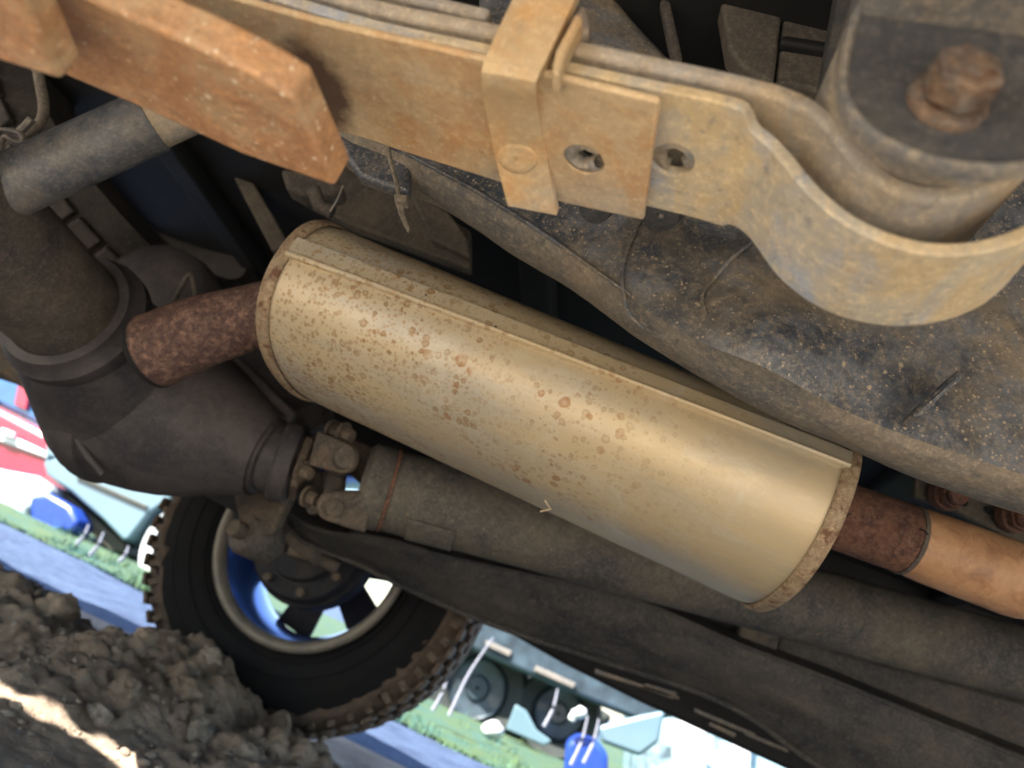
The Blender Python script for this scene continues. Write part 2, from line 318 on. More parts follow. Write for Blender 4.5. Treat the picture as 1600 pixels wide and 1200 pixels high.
t.links.new(mth(t, 'ADD', noi(t, co, 60, 10, .75), mth(t, 'MULTIPLY', noi(t, co, 16, 8, .7), 2)), bp.inputs['Height']); t.links.new(bp.outputs[0], b.inputs['Normal']); M['dirt'] = mm
o = MB().grid(rows).build('dirt_bank', M['dirt'], smooth=True, angle=180); o['kind'] = 'structure'

gm, t, b = nodes('road_gravel'); co = N(t, 'ShaderNodeTexCoord').outputs['Object']
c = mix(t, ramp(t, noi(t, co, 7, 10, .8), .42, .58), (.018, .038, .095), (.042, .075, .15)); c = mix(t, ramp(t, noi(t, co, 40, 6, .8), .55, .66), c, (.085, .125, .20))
sx = N(t, 'ShaderNodeSeparateXYZ'); t.links.new(co, sx.inputs[0])
near = span(t, mth(t, 'ADD', sx.outputs[1], mth(t, 'MULTIPLY', noi(t, co, 2.5, 5), .5)), 2.1, 2.45)        # bare dirt on the truck's side gives way to gravel
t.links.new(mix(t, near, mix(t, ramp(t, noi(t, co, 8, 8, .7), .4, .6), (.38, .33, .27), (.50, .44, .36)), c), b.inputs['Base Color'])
b.inputs['Roughness'].default_value = .9
bp = N(t, 'ShaderNodeBump'); bp.inputs['Strength'].default_value = .8; bp.inputs['Distance'].default_value = .02
t.links.new(noi(t, co, 45, 8, .75), bp.inputs['Height']); t.links.new(bp.outputs[0], b.inputs['Normal'])
def flat(x0, x1, y0, y1, z, nx, ny, amp=.006):
    return [[(x, y, z+amp*fbm((x*3, y*3, 2), 4)) for x in np.linspace(x0, x1, nx)] for y in np.linspace(y0, y1, ny)]
o = MB().grid([[(x, y, -.03) for x in (-150, -8, -3, .5, 8, 150)] for y in (-100, -6, 0, 2.2, 60, 300)]).build('ground', gm, smooth=False); o['kind'] = 'structure'
o = MB().grid(flat(-7, 5, 1.95, 4.6, -.008, 260, 90, .014)).build('gravel_road', gm, angle=180); o['kind'] = 'structure'
vm_, t, b = nodes('verge_soil'); co = N(t, 'ShaderNodeTexCoord').outputs['Object']
t.links.new(mix(t, ramp(t, noi(t, co, 6, 8, .7), .4, .6), (.018, .06, .045), (.035, .065, .02)), b.inputs['Base Color']); b.inputs['Roughness'].default_value = 1
def verge_y(x): return 3.72-.12*(x+2.6)+.10*math.sin(x*1.7)+.05*math.sin(x*5)-.10*max(0, x+1.2)
rows = [[(x, verge_y(x)+dy, .006+.03*math.sin(min(1, dy/.6)*math.pi/2)+.01*fbm((x*4, dy*4, 0))) for x in np.linspace(-8, 6, 220)] for dy in (0, .05, .12, .3, .6, 1.2, 2, 3, 5, 9)]
o = MB().grid(rows).build('grass_verge', vm_, angle=180); o['kind'] = 'structure'
M['grass'], t, b = nodes('verge_grass'); co = N(t, 'ShaderNodeTexCoord').outputs['Object']
t.links.new(mix(t, ramp(t, noi(t, co, 2.2, 5, .7), .42, .6), (.035, .105, .10), (.075, .13, .04)), b.inputs['Base Color']); b.inputs['Roughness'].default_value = .9
g = MB()
for i in range(15000):
    x = rng.uniform(-5, 3); dy = abs(rng.normal(0, .30)) if i % 3 else rng.uniform(0, 1.6)
    y = verge_y(x)-.06+dy; h = rng.uniform(.012, .06)*(.35+2.2*max(0, fbm((x*2.6, y*2.6, 5), 3)+.15)); a = rng.uniform(0, math.pi); wd = rng.uniform(.0025, .005)
    dx, dyy = math.cos(a)*wd, math.sin(a)*wd; lx, ly = rng.normal(0, .4, 2)*h
    g.add([(x-dx, y-dyy, 0), (x+dx, y+dyy, 0), (x+dx*.6+lx*.4, y+dyy*.6+ly*.4, h*.6), (x-dx*.6+lx*.4, y-dyy*.6+ly*.4, h*.6), (x+lx, y+ly, h)], [(0, 1, 2, 3), (3, 2, 4)])
tag(g.build('grass', M['grass'], smooth=False), 'short bright green grass along the far edge of the road', 'grass', kind='stuff')

M['clod'] = grime('clod_earth', (.17, .13, .10), (.28, .23, .185), (.34, .29, .24), None, 25, (.4, .6), bump=1.0, big_bump=1.5, spec=.1, rough=.95)
M['pale_clod'] = grime('pale_clod_earth', (.20, .17, .14), (.30, .26, .215), None, None, 25, (.4, .6), bump=.8, big_bump=1.5, spec=.1, rough=.95)
def rock_mb(mb, P, r, sq=(1, 1, 1), seed=0, sub=3):
    bm = bmesh.new(); bmesh.ops.create_icosphere(bm, subdivisions=sub, radius=1)
    rot = Matrix.Rotation(seed*1.7, 3, 'Z') @ Matrix.Rotation(seed*.9, 3, 'X'); vs = []
    for v in bm.verts:
        c0 = v.co.normalized(); q = 1+.38*noise.noise(c0*1.4+Vector((seed, 0, 0)))+.2*noise.noise(c0*3.5+Vector((0, seed, 0)))+(.12*noise.noise(c0*8+Vector((0, 0, seed))) if sub > 2 else 0)
        c0 = Vector((c0.x*sq[0], c0.y*sq[1], c0.z*sq[2]))*q*r; c0 = rot @ c0; vs.append((P[0]+c0.x, P[1]+c0.y, P[2]+c0.z))
    mb.add(vs, [tuple(v.index for v in f.verts) for f in bm.faces]); bm.free(); return mb
def on_dirt(px, py):
    v = ray(px, py); best = None
    for t in np.linspace(.6, 3.2, 900):
        p = CC+v*t
        if p[2] <= (dirt_h(p[0], p[1]) if .35 < p[1] < 2.3 else 0)+.004: return p
    return CC+v*2
clods = [(225, 1000, .022, (1.3, .8, .8), 'clod', 'brown layered clod on the crest of the dirt bank, left of the tyre'),
 (325, 1030, .018, (1.0, .7, 1.0), 'pale_clod', 'pale crumbling clod on top of the bank, touching the tyre'),
 (150, 1118, .018, (1.4, .8, .6), 'pale_clod', 'grey flat stone of earth near the sunlit streak'),
 (305, 1150, .026, (1.1, .8, .9), 'pale_clod', 'pale angular clod low on the bank near the bottom edge'),
 (385, 1180, .016, (1, 1, .8), 'pale_clod', 'grey clod on the bottom edge of the picture below the tyre'),
 (190, 1080, .019, (1, 1, .8), 'clod', 'round brown clod in the middle of the dirt bank'),
 (18, 990, .02, (1, 1, 1), 'clod', 'grey knobbly clod beside the left edge of the picture'),
 (85, 955, .028, (1.2, 1, .8), 'clod', 'big dark lump on the far left crest of the bank'),
 (280, 1085, .026, (1.1, 1, .9), 'clod', 'large rough brown clod on the slope below the crest')]
for i, (px, py, r, sq, mt, lb) in enumerate(clods):
    P = on_dirt(px, py); tag(rock_mb(MB(), P+A3(0, .005, r*.15), r, sq, i*3.1+1, 4).build('dirt_clod', M['dirt'] if mt == 'clod' else M[mt], angle=180), lb, 'clod', 'clods of earth on the bank')
mb = MB(); n = 0
while n < 2600:
    x, y = rng.uniform(-2.2, .1), rng.uniform(.7, 1.7); dens = math.exp(-((y-1.3)/.35)**2)
    if rng.uniform() > dens+.08: continue
    r = .0016+.0075*rng.random()**5; rock_mb(mb, (x, y, dirt_h(x, y)+.004+r*.2), r, (1.2, .9, .8), n*.37, 1 if r < .006 else 2); n += 1
tag(mb.build('loose_dirt_crumbs', M['clod'], angle=180), 'small crumbs of dry earth scattered over the dirt bank', 'crumbs', kind='stuff')

# ------------------------------------------------------------------ truck bed and body, far above
bed = thing('truck_bed', 'dark ribbed underside of the truck bed above the axle', 'truck bed', (0, 1, .8))
ZB = .86
streak = [(-40, 1052), (0, 1070), (21, 1084), (64, 1089), (93, 1103), (107, 1121), (134, 1148), (173, 1157), (205, 1175), (235, 1202), (260, 1230), (240, 1240), (205, 1207), (187, 1195), (160, 1176), (135, 1159), (131, 1152), (107, 1147), (91, 1131), (72, 1128), (40, 1111), (0, 1088), (-40, 1072)]
slit = []
for x, y in streak:
    p = on_dirt(x, y); slit.append(p+sun_dir*((0-p[2])/sun_dir[2]))
def inside(px, py, poly):
    c_ = False
    for k in range(len(poly)):
        a, b_ = poly[k-1], poly[k]
        if (a[1] > py) != (b_[1] > py) and px < (b_[0]-a[0])*(py-a[1])/(b_[1]-a[1])+a[0]: c_ = not c_
    return c_
def deck(Z, name):  # sheet with an added slit, shaped to drop the sun streak on the dirt
    off = sun_dir*(Z/sun_dir[2]); pl = [(p[0]+off[0], p[1]+off[1]) for p in slit]
    x0, x1, y0, y1 = min(p[0] for p in pl)-.01, max(p[0] for p in pl)+.01, min(p[1] for p in pl)-.01, max(p[1] for p in pl)+.01
    mb = MB()
    for a, b_, c_, d_ in ((-4.2, x0, -.34, 1.80), (x1, 3.4, -.34, 1.80), (x0, x1, -.34, y0), (x0, x1, y1, 1.80)):
        mb.box(((a+b_)/2, (c_+d_)/2, Z), (b_-a, 0, 0), (0, d_-c_, 0), (0, 0, .012))
    gx = np.linspace(x0, x1, int((x1-x0)/.006)+2); gy = np.linspace(y0, y1, int((y1-y0)/.006)+2); fs = []; vs = [(x, y, Z) for y in gy for x in gx]
    for b_ in range(len(gy)-1):
        for a in range(len(gx)-1):
            if not inside((gx[a]+gx[a+1])/2, (gy[b_]+gy[b_+1])/2, pl):
                k = b_*len(gx)+a; fs.append((k, k+1, k+1+len(gx), k+len(gx)))
    mb.add(vs, fs); return mb.build(name, M['bed'], bed, smooth=False), (x0, x1, y0, y1)
_, box_ = deck(ZB, 'bed_floor'); deck(1.15, 'added_cover')  # upper cover is added: hides sky behind the slit, passes only the streak
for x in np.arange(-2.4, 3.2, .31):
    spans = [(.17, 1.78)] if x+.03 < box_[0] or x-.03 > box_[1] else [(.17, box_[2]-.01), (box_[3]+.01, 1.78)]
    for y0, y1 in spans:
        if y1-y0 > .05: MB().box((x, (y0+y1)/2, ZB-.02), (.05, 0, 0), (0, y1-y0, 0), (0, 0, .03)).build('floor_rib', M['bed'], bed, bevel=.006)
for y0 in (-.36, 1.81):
    MB().box((-.4, y0, (ZB+.0 if y0 < 0 else ZB+.05)), (7.6, 0, 0), (0, .02, 0), (0, 0, .62 if y0 < 0 else .54)).build('unseen_side_panel', M['bed'], bed)  # unseen body sides; the near one hangs low to block sun and sky
# sheet cross member and the lighter panel behind the hanger
def slab(pxs, Y, dy, name, mat, parent, bevel=.003, X=None, yo=None, **k):
    P = [at(x, y, Y=(Y if yo is None else Y+yo[i])) for i, (x, y) in enumerate(pxs)]
    return MB().prism(P, (0, dy, 0)).build(name, mat, parent, bevel=bevel, **k)
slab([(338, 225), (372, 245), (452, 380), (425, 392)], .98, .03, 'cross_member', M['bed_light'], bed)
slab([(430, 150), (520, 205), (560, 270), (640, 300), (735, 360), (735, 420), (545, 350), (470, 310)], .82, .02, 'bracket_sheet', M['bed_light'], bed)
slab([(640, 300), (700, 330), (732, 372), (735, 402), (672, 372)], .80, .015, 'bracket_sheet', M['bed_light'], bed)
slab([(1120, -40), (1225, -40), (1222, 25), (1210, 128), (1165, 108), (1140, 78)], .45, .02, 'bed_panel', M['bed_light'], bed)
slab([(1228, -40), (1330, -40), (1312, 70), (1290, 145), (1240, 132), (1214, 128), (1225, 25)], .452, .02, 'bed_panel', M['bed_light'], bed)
slab([(1222, 52), (1312, 66), (1309, 80), (1220, 66)], .444, .012, 'panel_rib', M['bed'], bed)
slab([(745, -60), (920, -60), (1005, 40), (1060, 95), (1000, 110), (750, 60)], .47, .03, 'body_bracket', M['frame'], bed, bevel=.01)
slab([(1020, -60), (1034, -60), (1068, 90), (1052, 95)], .46, .012, 'bracket_flange', M['dark_metal'], bed)
slab([(1318, -60), (1362, -60), (1330, 175), (1282, 150)], .40, .02, 'hanger_stay', M['bracket'], bed)

# spare tyre tread, far left
spare = thing('spare_tyre', 'dark spare tyre slung under the bed behind the axle', 'tyre', at(130, 350, Y=1.15))
ax = unit(CR*.78+CU*.5-CF*.12); Pc = at(205, 335, d=1.4); mb = MB()
mb.lathe(Pc, ax, [(.2, -.08), (.25, -.105), (.29, -.105), (.315, -.07), (.32, 0), (.315, .07), (.29, .105), (.2, .09)], 64, True); mb.build('tyre', M['spare'], spare)
mb = MB(); a_ = unit(np.cross(ax, (1, 0, 0))); b_ = np.cross(ax, a_)
for k in range(40):
    th = k/40*2*math.pi
    for s_ in (-1, 1):
        th2 = th+(.08 if s_ > 0 else 0); r_ = math.cos(th2)*a_+math.sin(th2)*b_; tt = np.cross(ax, r_)
        mb.box(Pc+r_*.322+ax*s_*.038, tt*.042, r_*.014, ax*.066)
mb.build('tread_blocks', M['spare'], spare, bevel=.003)['kind'] = 'stuff'

# ------------------------------------------------------------------ far chassis rail with strap (bottom right)
tk = thing('far_chassis_rail', 'long dark chassis rail on the far side running under the drive shaft', 'chassis rail', at(900, 980, Y=1.3))
up_ = smooth_curve([at(x, y, Y=1.28) for x, y in [(437, 775), (445, 795), (500, 826), (600, 842), (690, 868), (800, 893), (900, 913), (960, 928), (1030, 952), (1150, 1005), (1280, 1055), (1440, 1120), (1600, 1185), (1760, 1250)]], 90)
lo_ = smooth_curve([at(x, y, Y=1.38) for x, y in [(430, 778), (440, 800), (475, 845), (560, 880), (640, 920), (740, 963), (830, 996), (900, 1018), (1000, 1050), (1090, 1080), (1170, 1118), (1250, 1176), (1350, 1240), (1450, 1310), (1650, 1400)]], 90)
rows = []
for i in range(90):
    u_, l_ = up_[i], lo_[i]; row = [u_+A3(0, .12, .04), u_+A3(0, .02, .012), u_+A3(0, .0, 0)]
    for s_ in np.linspace(.06, 1, 12):
        p = u_*(1-s_)+l_*s_; p = p+A3(0, -.022*math.sin(s_*math.pi), 0)+A3(0, .004, .004)*fbm((p[0]*12, s_*3, 3), 4); row.append(p)
    row += [l_+A3(0, .01, -.004), l_+A3(0, .025, .004), l_+A3(0, .12, .03)]
    rows.append(row)
MB().grid(rows, close_u=True).build('side_plate', M['tank'], tk, angle=50)
MB().tube([l-A3(0, .004, .002) for l in lo_[4:86]], .0045, 8).build('flange', M['tank'], tk)
MB().tube([u+A3(0, -.003, 0) for u in up_[10:88]], .0035, 8).build('seam', M['tank'], tk)
# sheet between shaft and rail, with a short strap
bs = smooth_curve([at(x, y, Y=1.40) for x, y in [(600, 760), (1000, 900), (1220, 960), (1600, 1065), (1760, 1110)]], 30); bl = smooth_curve([at(x, y, Y=1.36) for x, y in [(600, 860), (1000, 960), (1220, 1055), (1600, 1205), (1760, 1270)]], 30)
MB().grid([[bs[i], (bs[i]+bl[i])/2+A3(0, -.01, 0), bl[i], bl[i]+A3(0, .05, 0), bs[i]+A3(0, .05, 0)] for i in range(30)], close_u=True).build('inner_plate', M['tank'], tk, angle=60)
slab([(1160, 968), (1222, 985), (1209, 1038), (1148, 1012)], 1.325, .03, 'strap', M['shaft'], tk, bevel=.006)
slab([(1218, 985), (1400, 1040), (1700, 1120), (1700, 1250), (1440, 1130), (1205, 1036)], 1.345, .02, 'lower_plate', M['tank'], tk, bevel=.01)
sill = thing('far_body_sill', 'thin dark body sill with glints modelled as pale strips along the far edge of the truck', 'body sill', at(1000, 1080, Y=1.85))
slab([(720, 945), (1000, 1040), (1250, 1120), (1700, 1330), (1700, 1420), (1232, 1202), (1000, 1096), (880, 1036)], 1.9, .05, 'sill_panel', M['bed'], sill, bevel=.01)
for q in ([(930, 1045), (1060, 1088), (1062, 1093), (930, 1052)], [(1010, 1068), (1058, 1082), (1052, 1092), (1002, 1074)], [(1085, 1106), (1180, 1146), (1180, 1152), (1086, 1113)], [(1165, 1143), (1230, 1170), (1232, 1176), (1165, 1149)], [(1110, 1128), (1150, 1146), (1148, 1152), (1108, 1133)]):
    slab(q, 1.885, .008, 'glint_strip', M['lip'], sill, bevel=.001)  # pale strips modelled in place of glints on the sill

# ------------------------------------------------------------------ far rear wheel
WC = A3(-.592, 1.60, .405); WR = .368
AXL = (-.64, .95, .45)
axl = thing('rear_axle', 'dark cast rear axle with bulging differential housing and muddy far wheel', 'axle', AXL)
wh = bpy.data.objects.new('wheel', None); COL.objects.link(wh); wh.parent = axl; wl_ = A3(WC[0], WC[1]+.12, .03); wh.location = tuple(wl_-A3(*AXL)); ROOT['wheel'] = wl_; wh['label'] = 'muddy off-road tyre on a steel rim'
prof = [(.212, .015), (.222, .0), (.245, -.008), (.29, -.012), (.322, -.008), (.343, .012), (WR-.006, .035), (WR, .07), (WR, .19), (WR-.006, .225), (.343, .248), (.322, .262), (.25, .262), (.215, .245), (.205, .2), (.205, .06)]
MB().lathe(WC, (0, 1, 0), prof, 96, True).build('tyre', M['tyre'], wh, angle=60)
mb = MB(); nb = 56
for k in range(nb):
    th = k/nb*2*math.pi; r_ = A3(math.cos(th), 0, math.sin(th)); tt = A3(-math.sin(th), 0, math.cos(th))
    for (y_, wy, sh, tl) in ((.03, .055, 0, .028), (.085, .045, .5, .026), (.13, .04, 0, .024), (.175, .045, .5, .026), (.232, .055, 0, .028)):
        th2 = th+sh*2*math.pi/nb; r_ = A3(math.cos(th2), 0, math.sin(th2)); tt = A3(-math.sin(th2), 0, math.cos(th2))
        rr = WR+(.004 if .05 < y_ < .2 else -.003)
        mb.box(WC+r_*rr+A3(0, y_, 0), unit(tt+A3(0, .25*(1 if sh else -1), 0))*tl, r_*.009, A3(0, wy, 0))
    th2 = th+.3*2*math.pi/nb; r_ = A3(math.cos(th2), 0, math.sin(th2)); tt = A3(-math.sin(th2), 0, math.cos(th2))
    mb.box(WC+r_*(WR-.028)+A3(0, .006, 0), tt*.016, r_*.034, A3(0, .009, 0)); mb.box(WC+r_*(WR-.028)+A3(0, .254, 0), tt*.016, r_*.034, A3(0, .014, 0))
tb = mb.build('tread_blocks', M['tread'], wh, bevel=.003); tb['kind'] = 'stuff'
# caked mud ring on the shoulder
rows = []
for k in range(140):
    th = k/140*2*math.pi; r_ = A3(math.cos(th), 0, math.sin(th)); row = []
    q = .5+.5*fbm((math.cos(th)*3, math.sin(th)*3, 2), 4)
    for s_ in np.linspace(0, 1, 12):
        rr = (.333-.045*q+.012*fbm((math.cos(th)*9, math.sin(th)*9, 5), 4))*(1-s_)+(WR-.002)*s_; yy = (-.0035 if s_ < .5 else 0)+.05*max(0, s_-.35)-.004*math.sin(s_*3.1)
        row.append(WC+r_*rr+A3(0, yy-.007*abs(fbm((r_[0]*22, r_[2]*22, s_*4), 4)), 0))
    rows.append(row)
MB().grid(rows, close_v=True).build('caked_mud', M['mud'], wh, angle=80)
for rr_ in (.232, .262, .296): MB().lathe(WC+A3(0, -.0105 if rr_ > .25 else -.005, 0), (0, 1, 0), [(rr_-.002, .004), (rr_-.001, -.002), (rr_+.001, -.002), (rr_+.002, .004)], 96).build('sidewall_rib', M['tyre'], wh)
MB().lathe(WC, (0, 1, 0), [(.214, .012), (.216, -.002), (.21, -.012), (.2, -.012), (.192, .0), (.19, .012), (.2, .02)], 96, True).build('rim_lip', M['rim_edge'], wh, angle=60)
MB().lathe(WC, (0, 1, 0), [(.194, .004), (.186, .03), (.178, .06), (.176, .15), (.182, .215), (.19, .24), (.195, .25)], 96).build('rim_barrel', M['rim'], wh, angle=60)
hubP = WC+A3(0, .19, 0)
MB().lathe(hubP, (0, 1, 0), [(.001, -.01), (.07, -.01), (.085, .0), (.085, .02), (.001, .02)], 48).build('hub', M['dark_metal'], wh, angle=40)
for k in range(6):
    th = k/6*2*math.pi+.35; r_ = A3(math.cos(th), 0, math.sin(th)); tt = A3(-math.sin(th), 0, math.cos(th))
    MB().prism([hubP+r_*.07-tt*.034, hubP+r_*.18-tt*.045+A3(0, .02, 0), hubP+r_*.18+tt*.045+A3(0, .02, 0), hubP+r_*.07+tt*.034], (0, .014, 0)).build('spoke', M['drum'], wh, bevel=.003)
# ------------------------------------------------------------------ rear axle: brake drum, far tube, casing, near tube
AX = A3(-.64, 0, .44)
MB().lathe((WC[0], 1.56, WC[2]), (0, 1, 0), [(.001, -.02), (.075, -.02), (.08, 0), (.112, .0), (.118, .01), (.118, .035), (.126, .04), (.126, .10), (.001, .10)], 64).build('brake_drum', M['drum'], axl, angle=40)
for k in range(8):
    th = k*.8+.3; MB().tube([A3(WC[0]+.1*math.cos(th), 1.545, WC[2]+.1*math.sin(th)), A3(WC[0]+.1*math.cos(th), 1.56, WC[2]+.1*math.sin(th))], .009, 6).build('backplate_bolt', M['joint'], axl)
DC = at(205, 622, d=1.0)
MB().tube([DC+A3(.0, .10, .0), A3(WC[0]-.01, 1.30, .43), A3(WC[0], 1.56, WC[2])], [.06, .042, .04], 32).build('axle_tube', M['diff'], axl)
# differential casing: wide round body, cover rib, tapering nose towards the drive shaft
NP = at(455, 728, d=.98); nose = unit(NP-DC)
R0 = .135
L = np.linalg.norm(NP-DC)
ms = [(.001, -.098), (.03, -.095), (.06, -.083), (.088, -.06), (.106, -.035), (.113, -.022), (.1135, -.012), (.1165, -.010), (.1175, .0), (.1165, .010), (.112, .013), (.111, .03), (.107, .06), (.1, .09), (.09, .12), (.075, .15), (.064, .175), (.056, .2), (.052, L-.04), (.05, L-.03), (.044, L-.028), (.044, L), (.001, L)]
mb = MB(); mb.lathe(DC, nose, ms, 72); dfo = mb.build('differential_casing', M['diff'], axl, angle=50)
sd = unit(np.cross(nose, (0, 1, 0)))
for a0 in (2.9, 3.7, 4.6):
    e1 = unit(np.cross(nose, (0, 0, 1))); e2 = np.cross(nose, e1); r_ = math.cos(a0)*e1+math.sin(a0)*e2
    MB().prism([DC+r_*.10+nose*.01, DC+r_*.114+nose*.05, DC+r_*.106+nose*.10, DC+r_*.064+nose*.21, DC+r_*.03+nose*.21, DC+r_*.05], np.cross(nose, r_)*.014).build('casting_rib', M['diff'], axl, bevel=.004)
# near tube and flange, coming towards the camera
TA = at(112, 492, d=.86); TB = at(-60, 330, d=.70)
td = unit(TB-TA)
MB().tube([DC+A3(.0, -.0, .0), DC*.5+TA*.5, TA], [.112, .092, .072], 48, smooth=12).build('casing_shoulder', M['diff'], axl)
MB().tube([TA-td*.01, TB+td*.3], [.061, .061], 48).build('axle_tube', M['dark_metal'], axl)
MB().lathe(TA, td, [(.06, -.03), (.076, -.03), (.082, -.02), (.082, -.004), (.074, .004), (.072, .014), (.062, .016)], 64).build('tube_flange', M['diff'], axl, angle=40)
cl = [at(x, y, d=.9) for x, y in [(98, 548), (95, 600), (106, 650), (130, 702), (162, 742)]]
MB().tube(cl, .004, 10, smooth=24).build('cover_rib', M['diff'], axl)
for x, y, r in ((155, 548, .009), (198, 495, .010)):
    p = at(x, y, d=.862); MB().tube([p, p-CF*.01], r, 12).build('plug', M['diff'], axl, bevel=.002)
hs = [at(x, y, d=1.08) for x, y in [(175, 440), (235, 437), (275, 445), (300, 425), (310, 455)]]
P = at(245, 480, d=1.12); MB().lathe(P, (0, 1, 0), [(.001, -.05), (.06, -.045), (.088, -.03), (.095, .0), (.09, .05), (.001, .06)], 48).build('casing_dome', M['diff'], axl, angle=60)
MB().tube([at(272, 470, d=1.02), at(297, 428, d=1.02), at(306, 462, d=1.02)], .0035, 8, smooth=16).build('breather_pipe', M['dark_metal'], axl)
# far tube of the axle seen behind the nose and a ribbed collar
p0, p1 = at(330, 560, d=1.18), at(470, 690, d=1.12)
MB().tube([p0, at(400, 620, d=1.16), p1, p1+(p1-p0)*.1], [.10, .092, .062, .05], 48).build('axle_arm', M['diff'], axl, angle=60)
for k in (.82, .93): MB().lathe(p0*(1-k)+p1*k, p1-p0, [(.05, -.01), (.078-.012*k, -.008), (.078-.012*k, .008), (.05, .01)], 48).build('collar', M['diff'], axl)
# lower shock mount under the nose
slab([(362, 762), (455, 770), (440, 800), (425, 835), (395, 838), (372, 812)], 1.05, .03, 'shock_mount', M['joint'], axl, bevel=.006)
p = at(402, 842, d=1.1); MB().lathe(p, unit(A3(-.5, -1, 0)), [(.012, -.03), (.026, -.03), (.03, -.024), (.03, .024), (.026, .03), (.012, .03)], 32, True).build('mount_bushing', M['dark_metal'], axl)
MB().tube([p-A3(-.02, -.04, 0), p+A3(-.02, -.045, 0)], .012, 12).build('mount_bolt', M['joint'], axl)
mb = MB()
for pts, r in (([(440, 815), (470, 850), (500, 872)], .018), ([(452, 860), (485, 868), (528, 888)], .012), ([(478, 838), (505, 856), (540, 862)], .014)):
    mb.tube([at(x, y, d=1.42) for x, y in pts], r, 12, smooth=12)
mb.build('brake_linkage', M['dark_metal'], axl)
# bits behind the near tube at the far left
slab([(-80, 430), (0, 480), (62, 560), (66, 625), (0, 585), (-80, 560)], 1.2, .06, 'spring_seat', M['joint'], axl, bevel=.01)
MB().tube([at(-20, 484, d=.98), at(40, 518, d=.98), at(66, 545, d=.98)], .004, 8).build('brake_pipe', M['dark_metal'], axl)

# ------------------------------------------------------------------ drive shaft with universal joint
ds = thing('drive_shaft', 'dusty dark drive shaft with rusty universal joint behind the muffler', 'drive shaft', at(620, 770, d=.96))
S0, S1 = at(600, 763, d=.965), at(1800, 1092, d=1.14); dv = unit(S1-S0); e1 = unit(np.cross(dv, CF)); e2 = np.cross(dv, e1)
if e1@CU < 0: e1 = -e1
RS = .052
MB().lathe(S0, dv, [(.02, -.03), (.045, -.03), (.0535, -.022), (.0545, 0), (.053, .005), (RS-.001, .008), (RS, .012), (RS, np.linalg.norm(S1-S0))], 64).build('tube', M['shaft'], ds, angle=30)
MB().lathe(S0+dv*.007, dv, [(RS-.003, -.003), (RS+.0022, -.002), (RS+.0022, .002), (RS-.003, .003)], 64, True).build('weld_ring', M['rust_pipe'], ds)
# balance weight patch
rows = []
for u in np.linspace(.045, .105, 8): rows.append([S0+dv*u+(RS+.0025)*(math.cos(a)*(-CF)+math.sin(a)*e1*-1) for a in np.linspace(.35, 1.15, 10)])
pw = MB().grid(rows).build('balance_weight', M['shaft'], ds); m_ = pw.modifiers.new('s', 'SOLIDIFY'); m_.thickness = .003; m_.offset = 0
# yoke ears on the tube
J = at(523, 728, d=.955)
def ear(base, tip, wdir, w0, w1, th, name, mat):
    """tapered ear with rounded tip"""
    L_ = tip-base; ld = unit(L_); wd = unit(wdir-ld*(wdir@ld)); nn = np.cross(ld, wd)
    pts = [base-wd*w0, base+wd*w0]
    for a in np.linspace(math.pi/2, -math.pi/2, 9): pts.append(tip+ld*math.cos(a)*w1+wd*math.sin(a)*w1)
    pts = [pts[0], pts[1]]+pts[2:]
    MB().prism([p_-nn*th/2 for p_ in pts], nn*th).build(name, mat, ds, bevel=th*.3)
    MB().lathe(tip-nn*th*.5, -nn if (nn@CF) > 0 else nn, [(.001, .004), (w1*.55, .004), (w1*.62, .001), (w1*.72, .001), (w1*.72, -.004)], 24).build('bearing_cap', mat, ds, angle=30)
ear(at(578, 800, d=.925), at(520, 790, d=.905), e1, .026, .019, .014, 'yoke_ear', M['joint'])
ear(at(585, 735, d=1.0), at(535, 700, d=1.03), e1, .026, .019, .014, 'yoke_ear', M['joint'])
FL = at(448, 722, d=.975)
MB().lathe(FL, dv, [(.001, -.012), (.048, -.012), (.052, -.008), (.052, .010), (.046, .014), (.001, .014)], 48).build('companion_flange', M['diff'], ds, angle=40)
MB().lathe(FL+dv*.014, dv, [(.001, 0), (.043, 0), (.045, .003), (.045, .011), (.03, .018), (.001, .018)], 8).build('flange_yoke', M['joint'], ds, bevel=.002)
ear(at(492, 700, d=.935), at(538, 716, d=.915), e1, .022, .019, .013, 'flange_ear', M['joint'])
ear(at(470, 745, d=.99), at(505, 760, d=1.0), e1, .020, .017, .013, 'flange_ear', M['joint'])
MB().tube([at(540, 716, d=.905), at(515, 750, d=1.0)], .013, 20).build('joint_cross', M['dark_metal'], ds)
MB().tube([at(520, 790, d=.91), at(530, 705, d=1.01)], .013, 20).build('joint_cross', M['dark_metal'], ds)
for x, y, d_ in ((470, 735, .925), (535, 676, .935), (480, 775, .935), (517, 672, .95)):
    P = at(x, y, d=d_); MB().tube([P, P-dv*.0+unit(dv-CF*.6)*.016], .0085, 6).build('flange_bolt', M['joint'], ds, bevel=.001)
    MB().lathe(P, unit(dv-CF*.6), [(.001, 0), (.014, 0), (.014, .004), (.001, .004)], 20).build('bolt_seat', M['joint'], ds)
slab([(468, 765), (492, 755), (498, 800), (480, 803)], .92, .012, 'flange_lug', M['joint'], ds, bevel=.004)

